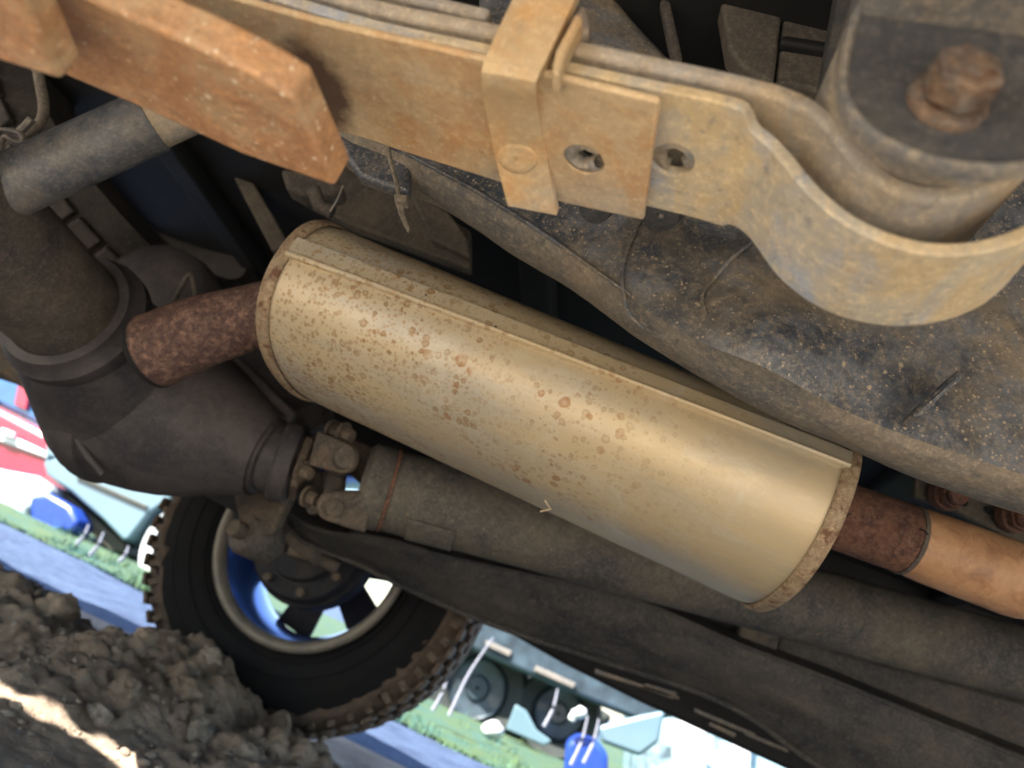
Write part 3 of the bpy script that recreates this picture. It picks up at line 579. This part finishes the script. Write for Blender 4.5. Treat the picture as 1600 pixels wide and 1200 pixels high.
# ------------------------------------------------------------------ muffler
mf = thing('muffler', 'tan oval muffler with brown rust spots and a raised seam', 'muffler', (-.1, .69, .47))
MA, MB_ = A3(-.364, .700, .579), A3(.146, .714, .550); RA, RB = .130, .0815; mdir = unit(MB_-MA); me1 = unit(np.cross(mdir, (0, 0, 1))); me2 = np.cross(me1, mdir)
if me1[1] > 0: me1 = -me1                    # me1 towards the camera side, me2 up
def oval(a, dr=0.0):
    c_, s_ = math.cos(a), math.sin(a); k = .88; x = math.copysign(abs(c_)**k, c_)*RA; y = math.copysign(abs(s_)**k, s_)*RB*.97
    n_ = unit((x/RA**2, y/RB**2)); return (x+n_[0]*dr)*me1+(y+n_[1]*dr)*me2
def mring(c_, r, a0=0, n=96): return [c_+oval(a, r-.0885) for a in np.linspace(a0, a0+2*math.pi, n, endpoint=False)]
LM = np.linalg.norm(MB_-MA); rows = []
for h, r in [(0, .086), (.008, .0875), (.02, .0885)]+[(h, .0885) for h in np.linspace(.04, LM-.04, 20)]+[(LM-.02, .0885), (LM-.008, .0875), (LM, .086)]:
    rows.append([p+unit(p-(MA+mdir*h))*(.0008*fbm((p[0]*9, p[1]*9, p[2]*9), 3)) for p in mring(MA+mdir*h, r)])
MB().grid(rows, close_u=True).build('shell', M['muffler'], mf, angle=60)
for C0, sg in ((MA, 1), (MB_, -1)):
    rows = [mring(C0+mdir*sg*h, r) for r, h in [(.055, .012), (.07, .010), (.083, .010), (.0865, .004), (.088, -.005), (.0898, -.006), (.0912, -.003), (.0916, .002), (.091, .0055), (.0898, .0068), (.0885, .007)]]
    MB().grid(rows, close_u=True).build('end_cap', M['muffler_rim'], mf, angle=50)
# ray - cylinder angle of the seam
def seam_angle(px, py):
    v = ray(px, py); best = (9, 0)
    for a in np.linspace(-1.5, 1.8, 1600):                       # where the sight line crosses the shell
        for_ = oval(a)
        o_ = CC-MA-for_; w_ = np.cross(o_-mdir*0, v); nrm = np.cross(mdir, v); dd = abs(o_@unit(nrm))
        nn = oval(a, .001)-for_
        if nn@v < 0 and dd < best[0]: best = (dd, a)
    return best[1]
sa0, sa1 = seam_angle(462, 402), seam_angle(1290, 716)
rows = []
for h in np.linspace(.004, LM-.003, 44):
    f_ = h/LM; a0 = sa0*(1-f_)+sa1*f_; row = []
    for dd_, dr in ((.0165, -.001), (.0163, .0046), (.0140, .0044), (.0030, .0038), (.0012, .0042), (.0, .0060), (-.0012, .0061), (-.0026, .0045), (-.0032, -.001)):
        a = a0+dd_/.10; row.append(MA+mdir*h+oval(a, dr))
    rows.append(row)
MB().grid(rows).build('lock_seam', M['muffler'], mf, angle=20)
# low seam with stringy sealant
la = seam_angle(800, 775)
pts = []
for h in np.linspace(.17, .295, 40):
    a = -1.5+.01*fbm((h*60, 0, 0), 3); pts.append(MA+mdir*h+oval(a, .0006))

P = pts[-1]; MB().tube([P, P+A3(.008, -.003, -.006), P+A3(.0, -.004, -.012)], .0009, 6).build('dry_straw', M['leaf'], mf)
# pipes
ex = thing('exhaust_pipe', 'rusty front exhaust pipe running out of the muffler to an orange sleeve', 'exhaust pipe', at(1400, 840, d=.72))
p0, p1, p2 = MB_+A3(-.005, 0, -.002), at(1418, 843, d=.705), at(1800, 985, d=.70)
p0 = at(1262, 788, d=.715)
MB().tube([p0, p1], .0325, 48).build('rusty_pipe', M['rust_pipe'], ex)
pd = unit(p2-p1)
MB().lathe(p1, pd, [(.03, -.004), (.0335, -.003), (.0335, .001), (.032, .002)], 48).build('pipe_joint', M['dark_metal'], ex)
MB().tube([p1+pd*.001+pd*k for k in (0, .012, .05, .10, .112, .118, .3)], [.032, .0335, .0345, .0348, .034, .032, .0315], 48).build('heat_tinted_sleeve', M['pipe_clean'], ex, angle=40)
MB().tube([at(1436, 826, d=.665), at(1444, 829, d=.663), at(1450, 835, d=.665)], .0008, 6).build('wire_tail', M['hole'], ex)
tp = thing('tail_pipe', 'short speckled rusty pipe leaving the rear end of the muffler', 'exhaust pipe', at(330, 510, d=.72))
MB().tube([at(475, 480, Y=.677), at(440, 485, d=.79), at(380, 500, d=.80), at(310, 520, d=.80), at(243, 548, d=.81)], [.0325, .0335, .035, .038, .041], 48, caps=False, smooth=20).build('bent_pipe', M['tail_rust'], tp, angle=60)
pe = at(243, 548, d=.81); pv = unit(at(243, 548, d=.81)-at(310, 520, d=.80))
MB().lathe(pe, pv, [(.041, -.001), (.0405, .006), (.038, .009), (.034, .007), (.034, -.02), (.001, -.02)], 48).build('pipe_mouth', M['hole'], tp)

# ------------------------------------------------------------------ near chassis rail
fr = thing('near_chassis_rail', 'black chassis rail crusted with tan mud between spring and muffler', 'chassis rail', (0, .5, .6))
rp = smooth_curve([at(x, y, Y=.44) for x, y in [(505, 185), (560, 212), (612, 232), (744, 300), (900, 402), (985, 472), (1100, 548), (1200, 597), (1290, 632), (1450, 690), (1600, 740), (1760, 795)]], 150)
rl = smooth_curve([at(x, y, Y=.50) for x, y in [(520, 200), (545, 262), (600, 290), (700, 330), (800, 396), (900, 456), (1000, 528), (1100, 589), (1200, 645), (1320, 696), (1430, 746), (1600, 803), (1760, 860)]], 150)
bumps = [(1130, 500, .05, .05, .010), (1215, 560, .035, .03, .014), (1000, 430, .02, .05, .007), (1180, 420, .03, .03, .006), (1290, 500, .05, .04, .008)]
bw = [(at(x, y, Y=.435), a_, b_, h_) for x, y, a_, b_, h_ in bumps]
tq = np.array([at(x, y, Y=.44) for x, y in [(505, 155), (744, 150), (900, 150), (1000, 165), (1200, 205), (1320, 225), (1500, 180), (1600, 120), (1760, 80)]])
def rail_y(x, z):
    d_ = 0
    for c_, sx_, sz_, h_ in bw: d_ += h_*math.exp(-((x-c_[0])/sx_)**2-((z-c_[2])/sz_)**2)
    return .44-d_-.0010*fbm((x*14, z*14, 1), 3)-.0012*max(0, fbm((x*7, z*9, 6), 3))
rows = []
for i in range(150):
    r_, l_ = rp[i], rl[i]; row = []; zt = np.interp(r_[0], tq[:, 0], tq[:, 2])
    for s_ in np.linspace(0, 1, 34):
        p = r_+A3(0, .002, max(.004, zt-r_[2])*(1-s_)); dsp = 0
        for c_, sx_, sz_, h_ in bw: dsp += h_*math.exp(-((p[0]-c_[0])/sx_)**2-((p[2]-c_[2])/sz_)**2)
        dsp += .0010*fbm((p[0]*14, p[2]*14, 1), 3)+.0012*max(0, fbm((p[0]*7, p[2]*9, 6), 3))
        row.append(p+A3(0, -dsp, 0))
    for s_ in np.linspace(0, 1, 14)[1:]:
        p = r_*(1-s_)+l_*s_+A3(0, -.006, -.010)*math.sin(s_*math.pi)**.8; p = p+A3(0, -1, -1)*.0014*abs(fbm((p[0]*24, s_*5, 3), 5)); row.append(p)
    row += [l_+A3(0, .004, .002), l_+A3(0, .005, .06), l_+A3(0, .005, .2)]
    rows.append(row)
MB().grid([q_[:34] for q_ in rows]).build('rail_side', M['frame'], fr, angle=60)
MB().grid([q_[33:] for q_ in rows]).build('rail_flange', M['rail_mud'], fr, angle=60)
def bead(pxs, Y, r, name='weld_bead', mat='frame'):
    ps = smooth_curve([at(x, y, Y=.435) for x, y in pxs], 60); ps = [A3(p[0], rail_y(p[0], p[2])+r*.25, p[2]) for p in ps]
    MB().tube(ps, r*np.array([.5+.5*abs(fbm((k*.4, 1, 0), 3))+.4*math.sin(k/59*3.14) for k in range(60)]), 10).build(name, M[mat], fr)
bead([(1003, 335), (978, 395), (972, 440), (982, 490), (1005, 515)], .432, .0014)
bead([(1180, 375), (1140, 410), (1108, 448)], .428, .0018)
bead([(1108, 448), (1095, 470), (1102, 500)], .428, .0010)
bead([(640, 236), (744, 292), (900, 394), (985, 464)], .438, .0016)
slab([(1425, 650), (1436, 632), (1460, 612), (1500, 575), (1506, 590), (1470, 620), (1440, 652)], .415, .02, 'gusset_fin', M['frame'], fr, bevel=.003)
P = at(1030, 330, Y=.40); MB().lathe(P, (0, -.5, -1), [(.001, .004), (.010, .004), (.013, .002), (.014, -.01), (.016, -.012), (.016, -.016)], 32).build('grommet', M['bracket'], fr)
P = at(930, 325, Y=.40); MB().lathe(P, (0, -.5, -1), [(.001, .003), (.010, .002), (.012, -.01)], 24).build('bump_stop', M['bracket'], fr)
# far inner bracket with rusty studs, right edge
bk = thing('gearbox_bracket', 'grey punched bracket plate with rusty studs beside the orange sleeve', 'bracket', at(1520, 790, Y=.95))
bo = slab([(1432, 738), (1540, 760), (1700, 830), (1700, 900), (1560, 830), (1500, 800), (1430, 775)], .95, .012, 'plate', M['bed_light'], bk)
cut_holes(bo, [(at(x, y, Y=.955), (0, 1, 0), .0055, .03) for x, y in ((1502, 786), (1540, 798), (1595, 820), (1524, 773))])
for x, y in ((1474, 772), (1578, 806)):
    P = at(x, y, Y=.945); d_ = unit(A3(.3, -1, -.2)); MB().lathe(P, d_, [(.001, .03), (.011, .03), (.013, .027), (.013, .013), (.02, .011), (.021, 0)], 24).build('stud', M['rust_pipe'], bk, angle=30)
    MB().tube([P+d_*.012, P+d_*.022], .0175, 6).build('nut', M['rust_pipe'], bk, bevel=.001)

# ------------------------------------------------------------------ leaf spring
ls = thing('leaf_spring', 'long tan leaf spring pack with an orange lower leaf and curled eye', 'leaf spring', (-.1, .26, .55))
YN, YF = .225, .290
def edges(pairs, n=70, yn=YN, yf=YF, smooth=True):
    nr = [at(*p[0], Y=yn if len(p) < 3 else p[2]) for p in pairs]; fa = [at(*p[1], Y=yf if len(p) < 3 else p[3]) for p in pairs]
    both = np.hstack([nr, fa]); both = smooth_curve(both, n) if smooth else resample(both, n); return both[:, :3], both[:, 3:]
# straight leaf 3 with the square end plate: plan polygon on its own plane
P3 = at(625, 62, Y=YN); slope = (at(1000, 153, Y=YN)-P3); slope = slope/slope[0]; P3 = P3-A3(0, 0, .0042)
N3 = unit(np.cross(slope, (0, 1, 0))); N3 = N3 if N3[2] > 0 else -N3
def on_plane(px, py, P, Nn):
    v = ray(px, py); return CC+v*((P-CC)@Nn)/(v@Nn)
poly = [on_plane(x, y, P3, N3) for x, y in [(150, -60), (500, 35), (750, 92), (870, 121), (1030, 160), (1005, 345), (880, 318), (773, 283), (640, 241), (567, 217), (500, 198), (330, 140)]]
sc3 = on_plane(497, 140, P3, N3)-A3(-.1, .26, .55); M['leaf3'] = with_stain('leaf', 'stained_spring_steel', sc3, (.016, .030, .03), (.09, .05, .035))
lf3 = MB().prism(poly, N3*.0036).build('leaf', M['leaf3'], ls, bevel=.0013); lf3['label'] = 'broad tan leaf with square punched end'
hc = on_plane(912, 250, P3, N3)
nr, fa = edges([((60, -132), (330, 110)), ((500, 23), (560, 195)), ((750, 80), (775, 262)), ((880, 108), (905, 300)), ((1030, 142), (1020, 324)), ((1100, 155), (1075, 339)), ((1145, 161), (1110, 350)), ((1162, 164), (1127, 356)), ((1172, 169), (1134, 349), .2275, .2875), ((1178, 188), (1150, 341), .232, .285), ((1198,226), (1172,355), .233, .284), ((1225,255), (1190,400), .233, .284), ((1250,289), (1212,440), .233, .284), ((1277,319), (1245,468), .233, .284), ((1319,356), (1290,494), .233, .284), ((1390,394), (1350,512), .233, .284), ((1450,404), (1410,516), .233, .284), ((1525,401), (1480,506), .233, .284), ((1600,379), (1548,470), .233, .284), ((1680,335), (1605,405), .233, .284), ((1740,270), (1660,320), .233, .284), ((1780,190), (1700,220), .233, .284)], 160)
def soften(a, n):
    k = np.ones(n)/n; out = a.copy()
    for c_ in (0, 2): out[:, c_] = np.convolve(np.r_[[a[0, c_]]*(n//2), a[:, c_], [a[-1, c_]]*(n//2)], k, 'valid')
    return out
nr = np.column_stack([nr[:, 0], nr[:, 1], soften(soften(nr, 11), 11)[:, 2]]); fa = np.column_stack([fa[:, 0], fa[:, 1], soften(soften(fa, 11), 11)[:, 2]])
lf4 = MB().ribbon(nr, fa, .0054).build('wrapper_leaf', M['leaf_wrap'], ls, bevel=.0022, angle=50)
P4 = at(1030, 142, Y=YN); N4 = unit(np.cross(at(1100, 155, Y=YN)-P4, at(1020, 324, Y=YF)-P4)); N4 = N4 if N4[2] > 0 else -N4
hc2 = on_plane(1051, 250, P4, N4)
hn = unit(np.cross(slope, (0, 1, 0)))
# main leaf on top, running into the eye
EC = at(1487, 118, Y=YN)
nr5 = smooth_curve([at(x, y, Y=YN) for x, y in [(60, -157), (500, -7), (750, 50), (900, 81), (1050, 113), (1150, 135), (1215, 152), (1262, 174), (1294, 200), (1316, 230), (1352, 270), (1400, 300), (1469, 314), (1540, 300), (1600, 270), (1650, 225), (1685, 165), (1695, 90), (1670, 10), (1600, -60)]], 170); fa5 = nr5+A3(0, .066, 0)
MB().ribbon(nr5, fa5, .0072).build('main_leaf', M['leaf_main'], ls, bevel=.0024, angle=50)
# third edge between, seen as a thin strip
nr6 = [at(60, -170, Y=YN+.004), at(500, -34, Y=YN+.004), at(760, 28, Y=YN+.004)]; nr6 = resample(nr6, 20)
MB().ribbon(nr6, nr6+A3(0, .06, 0), .006).build('top_leaf', M['leaf_main'], ls, bevel=.002)
# the two helper leaves below
def pack(pxs, z0, th, name_lab, P=None):
    Pn = A3(0, 0, z0); Nn = unit(A3(-.02, 0, 1))
    pl = [on_plane(x, y, Pn, Nn) for x, y in pxs]
    o = MB().prism(pl, Nn*th).build('helper_leaf', M['leaf_orange'], ls, bevel=.0022, seg=3); o['label'] = name_lab; return o
pack([(-260, -190), (60, -38), (170, 12), (300, 68), (400, 118), (457, 152), (524, 293), (380, 243), (240, 178), (95, 116), (-160, 20)], .476, .0155, 'long orange helper leaf with slanted end')
pack([(-260, -230), (-40, -90), (22, -24), (97, 127), (-2, 96), (-160, 40)], .452, .013, 'shorter orange helper leaf at the rear')
# open the punched holes, then set broken rubber in them
cut_holes(lf3, [(hc, N3, .0092, .012)])
cut_holes(lf4, [(hc2, N3, .0092, .014), (hc, N3, .0092, .02)])
for P, rr in ((hc, 0), (hc2, 1.2)):
    e_1 = unit(slope); e_2 = np.cross(N3, e_1); rows = []
    for a in np.linspace(.5+rr, 5.6+rr, 40):
        dd = math.cos(a)*e_1+math.sin(a)*e_2; w_ = .0042+.0012*math.sin(a*2+rr)+.0005*math.sin(a*9)
        rows.append([P+dd*.0094+N3*.006, P+dd*.0093+N3*.0012, P+dd*(.0085-w_*.6)+N3*.0004, P+dd*(.0088-w_)+N3*.0022, P+dd*(.0092-w_)+N3*.006])
    MB().grid(rows, close_u=True).build('torn_rubber_plug', M['sleeve'], ls, angle=60)
    MB().lathe(P+N3*.0125, N3, [(.001, 0), (.0115, 0), (.0115, .002), (.001, .002)], 24).build('hole_floor', M['hole'], ls)  # black disc stands for the dark inside the hole
# rebound clip
cp = [((793, 322), (870, 337), .297), ((772, 240), (854, 248), .268), ((757, 165), (840, 172), .238), ((752, 128), (836, 142), .224), ((753, 104), (840, 120), .2175), ((764, 76), (852, 96), .216), ((790, 20), (878, 42), .216), ((822, -45), (910, -25), .216), ((850, -110), (940, -90), .216)]
nc = []; fc = []
for a, b_, y_ in cp: nc.append(at(*a, Y=y_)); fc.append(at(*b_, Y=y_))
both = smooth_curve(np.hstack([nc, fc]), 40)
clipo = MB(); nr_, fa_ = both[:, :3], both[:, 3:]
clipo.ribbon(nr_, fa_, .0052); co_ = clipo.build('rebound_clip', M['clamp'], ls, bevel=.0018); co_['label'] = 'tan riveted strap wrapped around the leaves'
kk = 6; NR = unit(np.cross(nr_[kk+1]-nr_[kk-1], fa_[kk]-nr_[kk])); NR = NR if NR[2] < 0 else -NR
rv = on_plane(808, 246, nr_[kk], NR)
MB().lathe(rv, NR, [(.0093, -.003), (.009, .0001), (.0084, .0006), (.0080, .0009), (.0052, .0007), (.001, .0006)], 40).build('rivet', M['clamp'], ls, angle=60)
slab([(868, 78), (900, 18), (912, 26), (885, 80), (874, 118), (862, 112)], .214, .01, 'clip_liner', M['clamp'], ls, bevel=.002)
slab([(880, 40), (905, 0), (920, 10), (925, 45), (900, 60), (885, 62)], .222, .03, 'clip_rubber', M['rubber'], ls, bevel=.003)

# ------------------------------------------------------------------ bushing, hanger plate and bolt
hb = thing('spring_hanger', 'dark round-cornered hanger plate with a big rusty hex bolt', 'bracket', at(1490, 150, Y=.20))
for r_, y_, nm in ((.0400, .2185, 'bushing_sleeve'), (.0385, .2120, 'rubber_collar')):
    MB().lathe(A3(.054, y_, .573), (0, 1, 0), [(.01, 0), (r_-.003, 0), (r_, .002), (r_, .10), (.01, .10)], 72).build(nm, M['sleeve'], hb, angle=40)
plp = [(1352, -60), (1348, 0), (1330, 60), (1322, 110), (1324, 150), (1345, 188), (1390, 222), (1450, 246), (1520, 258), (1600, 256), (1760, 230), (1760, -60)]
HY = .190
pl3 = smooth_curve([at(x, y, Y=HY) for x, y in plp[:-1]], 60)
MB().prism(list(pl3)+[at(1760, -60, Y=HY)], (0, .005, 0)).build('hanger_plate', M['bracket'], hb, angle=40)
hpl = bpy.context.scene.objects['hanger_plate']
cut_holes(hpl, [(at(1395, 12, Y=HY), (0, 1, 0), .0062, .02)])
rows = []
for i, p in enumerate(pl3[2:]):
    tng = unit(pl3[min(i+3, 59)]-pl3[max(i+1, 0)]); o_ = unit(np.cross(tng, (0, 1, 0))); o_ = -o_ if o_@(p-EC) < 0 else o_
    rows.append([p+o_*a+A3(0, b_, 0) for a, b_ in ((-.0010, .003), (-.0008, -.0005), (.0004, -.0018), (.0018, -.0016), (.0026, .0), (.0028, .0035), (.0010, .0045), (.0, .004))])
MB().grid(rows, close_u=True).build('plate_flange', M['lip'], hb, angle=50)
BP = at(1487, 158, Y=HY)
bd = unit(A3(.06, -1, .12))
BP = at(1481, 158, Y=HY)
MB().lathe(BP, bd, [(.0124, -.001), (.012, .0010), (.0108, .0016), (.001, .0016)], 32).build('washer_flange', M['bolt'], hb, angle=30)
MB().tube([BP+bd*.003, BP+bd*.0135], .0104, 6, up=(.3, 0, 1)).build('hex_bolt', M['bolt'], hb, bevel=.0013)
slab([(1370, -60), (1372, -56), (1420, -50), (1600, -26), (1760, -10), (1760, -60)], .172, .02, 'upper_lip', M['lip'], hb, bevel=.004)

# ------------------------------------------------------------------ shock absorber and small things
sh = thing('shock_absorber', 'blue-grey shock absorber tube crossing above the axle tube', 'shock absorber', at(120, 250, d=.7))
s0, s1 = at(-60, 325, d=.69), at(241, 188, d=.705); s2 = at(330, 148, d=.71); sdv = unit(s1-s0)
s0 = s0-sdv*.1
MB().tube([s0, s1-sdv*.002, s1], [.0285, .0285, .0275], 48).build('outer_tube', M['shock'], sh, angle=40)
MB().tube([s1-sdv*.004, s2], .0262, 48).build('inner_tube', M['leaf_main'], sh)
hz_ = thing('brake_hose', 'grey brake hose hanging below the short orange leaf', 'hose', at(70, 150, d=.75))
MB().tube([at(x, y, d=.80) for x, y in [(52, 60), (62, 125), (68, 160), (66, 185), (50, 205), (30, 212)]], .0055, 12, smooth=30).build('hose', M['tie'], hz_)
MB().tube([at(x, y, d=.78) for x, y in [(50, 186), (40, 197), (28, 208)]], .0042, 8, smooth=10).build('fitting', M['lip'], hz_)
lk = thing('hose_clip', 'pale metal spring clip beside the shock absorber', 'clip', at(15, 215, d=.7))
MB().tube([at(x, y, d=.71) for x, y in [(-6, 203), (14, 204), (32, 210), (36, 222), (24, 222), (10, 214), (2, 222), (8, 236), (18, 230), (12, 240), (-6, 240)]], .0028, 10, smooth=50).build('clip_wire', M['lip'], lk)
ex_h = thing('exhaust_hanger', 'dark rubber exhaust hanger with a thin rod above the muffler end', 'hanger', at(490, 270, d=.8))
slab([(436, 262), (470, 262), (520, 275), (535, 285), (530, 300), (500, 302), (470, 304), (445, 290)], .70, .03, 'rubber_block', M['dark_metal'], ex_h, bevel=.01)
MB().tube([at(x, y, d=.8) for x, y in [(490, 295), (500, 320), (520, 332)]], .0075, 12, smooth=14).build('hanger_rod', M['dark_metal'], ex_h)
MB().tube([at(x, y, d=.74) for x, y in [(536, 290), (528, 310), (516, 330)]], .0009, 6).build('wire', M['lip'], ex_h)
bs_ = thing('bump_stop_bracket', 'grey rounded sheet bracket hanging under the spring near the cable tie', 'bracket', at(570, 250, Y=.43))
tie = thing('cable_tie', 'dusty cable tie strapped round the grey bracket with tail hanging down', 'cable tie', at(625, 320, Y=.43))
MB().tube([at(x, y, Y=.425) for x, y in [(606, 225), (610, 250), (618, 280), (624, 306)]], .0016, 8, smooth=16).build('strap', M['tie'], tie)
slab([(615, 302), (636, 304), (636, 316), (616, 314)], .418, .008, 'head', M['tie'], tie, bevel=.0012)
slab([(618, 314), (629, 315), (633, 335), (641, 358), (637, 362), (631, 352), (622, 332)], .422, .0025, 'tail', M['tie'], tie, bevel=.0008)
slab([(512, 150), (640, 160), (640, 300), (600, 290), (560, 275), (540, 245), (525, 215)], .445, .012, 'sheet', M['frame'], bs_, bevel=.004)

# ------------------------------------------------------------------ vehicles parked beyond the verge
PB = plain('pale_blue_paint', (.09, .15, .185), .35, 0, .3, var=.06, bs=3); PR = plain('red_paint', (.26, .012, .035), .35, 0, .3, var=.06, bs=3)
PW = plain('white_paint', (.5, .52, .54), .3, 0, .5, var=.04, bs=3); PS = plain('slate_paint', (.028, .045, .06), .4, 0, .2, var=.5, bs=9); PD = plain('dark_underbody', (.016, .022, .022), .8, bump=.3)
PG = plain('window_glass', (.02, .09, .24), .05, .5, .6, var=.3, bs=1.5); PBl = plain('royal_blue_plastic', (.012, .04, .24), .35, var=.15)  # blue put into the glass stands for sky reflected in the windows
PV = plain('valance_plastic', (.035, .033, .02), .7, var=.3, bs=4)
ca = thing('parked_hatchback', 'light blue car with dark valance parked beyond the grass', 'car', (-3.6, 4.6, 0))
Yc = 4.7
slab([(70, 740), (76, 712), (150, 735), (320, 760), (330, 700), (160, 620), (72, 690)], Yc+.1, 1.5, 'body', PB, ca, bevel=.05)
slab([(66, 722), (95, 712), (150, 742), (278, 768), (262, 782), (232, 802), (201, 842), (192, 845), (160, 812), (110, 768), (72, 742)], Yc-.05, .35, 'front_wing', PB, ca, bevel=.04)
slab([(64, 742), (110, 775), (160, 818), (198, 850), (194, 866), (170, 862), (120, 812), (80, 775)], Yc+.05, .3, 'valance', PV, ca, bevel=.02)
MB().lathe(at(300, 862, Y=Yc+.0), (0, 1, 0), [(.001, .05), (.2, .03), (.25, 0), (.33, -.02), (.345, .02), (.345, .2)], 48).build('wheel', PW, ca)  # white stands for a wheel overexposed by sun, not its paint
slab([(-60, 715), (0, 732), (55, 742), (78, 758), (74, 778), (40, 800), (38, 830), (0, 826), (-60, 800)], Yc-.1, .3, 'headlight', plain('headlamp_glass', (.4, .46, .5), .15, 0, .8, var=.3, bs=6), ca, bevel=.04)
slab([(45, 775), (75, 770), (110, 790), (122, 815), (112, 832), (70, 830), (45, 822)], Yc-.12, .2, 'fog_light', PBl, ca, bevel=.03)
cb = thing('red_car', 'red car with blue reflecting windows further back', 'car', (-6.6, 7.2, 0))
slab([(-400, 470), (0, 636), (80, 678), (140, 720), (140, 850), (0, 800), (-400, 640)], 7.4, 1.6, 'body', PR, cb, bevel=.08)
slab([(-400, 380), (0, 560), (100, 600), (120, 700), (78, 672), (0, 634), (-400, 462)], 7.55, 1.4, 'window', PG, cb, bevel=.05)
slab([(-200, 600), (0, 672), (70, 705), (72, 716), (0, 690), (-200, 622)], 7.36, .1, 'highlight_strip', PW, cb, bevel=.02)  # white strip added for the pale highlight along the red body
cc_ = thing('parked_pickup', 'dark underside and wheels of a pale blue pickup beyond the grass', 'pickup', (-.1, 4.6, 0))
Yd = 4.5
slab([(690, 960), (745, 950), (905, 1020), (1010, 1075), (1060, 1120), (1000, 1128), (900, 1088), (740, 1018)], Yd, .25, 'side_step', PS, cc_, bevel=.03)
slab([(640, 1000), (745, 1010), (900, 1085), (960, 1120), (930, 1150), (860, 1140), (760, 1130), (690, 1120), (640, 1080)], Yd+.5, .6, 'chassis', PD, cc_, bevel=.04)
slab([(730, 1038), (860, 1098), (900, 1122), (880, 1128), (735, 1060)], Yd+.42, .06, 'exhaust_shield', PV, cc_, bevel=.01)
for (x, y, r) in ((745, 1075, .30), (872, 1115, .25)):
    wq = MB().lathe(at(x, y, Y=Yd+.2), (0, 1, 0), [(.01, .06), (r*.5, .05), (r*.6, 0), (r*.9, -.02), (r, .03), (r, .2)], 40).build('wheel', PD, cc_)
    MB().lathe(at(x, y, Y=Yd+.18), (0, 1, 0), [(.01, .02), (r*.2, .02), (r*.25, .04), (r*.5, .03), (r*.55, 0)], 30).build('hubcap', PS, wq)
slab([(805, 1100), (822, 1110), (838, 1140), (862, 1158), (850, 1166), (790, 1140)], Yd+.0, .02, 'mud_flap', PB, cc_, bevel=.01)
slab([(935, 1135), (1000, 1118), (1040, 1110), (1030, 1160), (1000, 1182), (940, 1160)], Yd-.1, .05, 'mud_flap', PB, cc_, bevel=.02)
slab([(1062, 1072), (1090, 1085), (1112, 1098), (1104, 1260), (1064, 1260), (1058, 1180)], Yd+.6, .3, 'tail_panel', PW, cc_, bevel=.05)
cd = thing('glazed_van', 'pale blue and white van side seen in the lower gap', 'van', (1.6, 5.4, 0))
slab([(1000, 1040), (1500, 1260), (1500, 1500), (1000, 1400)], 5.6, 1.5, 'body', plain('mottled_van_side', (.22, .33, .40), .5, bs=7, var=.75), cd, bevel=.06)
for x in (1150, 1245): slab([(x, 1100), (x+28, 1110), (x+20, 1260), (x-14, 1250)], 5.5, .1, 'door_pillar', PW, cd, bevel=.02)
for q in ([(760, 1000), (800, 1018), (796, 1026), (757, 1008)], [(838, 1040), (900, 1068), (896, 1076), (834, 1048)]): slab(q, Yd-.02, .03, 'step_tread', M['rim_edge'], cc_, bevel=.004)
for k in range(5): slab([(700+k*38, 1030+k*17), (712+k*38, 1034+k*17), (706+k*38, 1062+k*17), (696+k*38, 1058+k*17)], Yd+.35, .05, 'chassis_hanger', PV, cc_, bevel=.008)
slab([(655, 1075), (870, 1150), (866, 1160), (650, 1085)], Yd+.7, .05, 'drive_shaft_tube', PV, cc_, bevel=.01)
slab([(-30, 610), (-10, 618), (-20, 655), (-40, 648)], 7.5, .06, 'window_pillar', PW, cb, bevel=.01); slab([(30, 590), (48, 597), (40, 640), (22, 632)], 7.5, .06, 'window_pillar', PR, cb, bevel=.01)
slab([(2, 668), (22, 676), (20, 684), (0, 676)], 7.3, .05, 'door_handle', PW, cb, bevel=.01)
slab([(120, 742), (230, 790), (228, 794), (118, 746)], Yc-.07, .03, 'wing_crease', PV, ca, bevel=.004)
bk_ = tag(slab([(885, 1160), (905, 1148), (935, 1158), (952, 1180), (950, 1230), (880, 1215)], 4.05, .3, 'blue_crate', PBl, None, bevel=.03), 'royal blue plastic tub standing in the far grass', 'tub')
mb = MB()
for px, py, h in ((702, 1118, .36), (676, 1110, .17), (850, 1135, .16), (892, 1195, .2), (912, 1192, .18), (120, 850, .1), (140, 868, .12), (186, 878, .08)):
    P = at(px, py, Y=3.5); mb.tube([P, P+A3(.01, 0, h*.5), P+A3(.05 if h > .2 else .0, 0, h)], [.009, .007, .004], 6, smooth=8)
tag(mb.build('tall_grass_stalks', plain('straw', (.2, .21, .26), .7), None), 'thin pale stalks rising from the grass beyond the tyre', 'stalks', kind='stuff')
for i, (px, py, r) in enumerate(((770, 1140, .05), (905, 1115, .035), (895, 1121, .022))):
    P = at(px, py, Y=4.0); tag(rock_mb(MB(), P, r, (1, .8, 1), 5+i, 2).build('white_flower_head', PW, angle=180), ['large white blossom in the grass right of the tyre', 'white round blossom before the parked pickup wheel', 'tiny white blossom touching the round one'][i], 'flower', 'white blossoms in the verge')
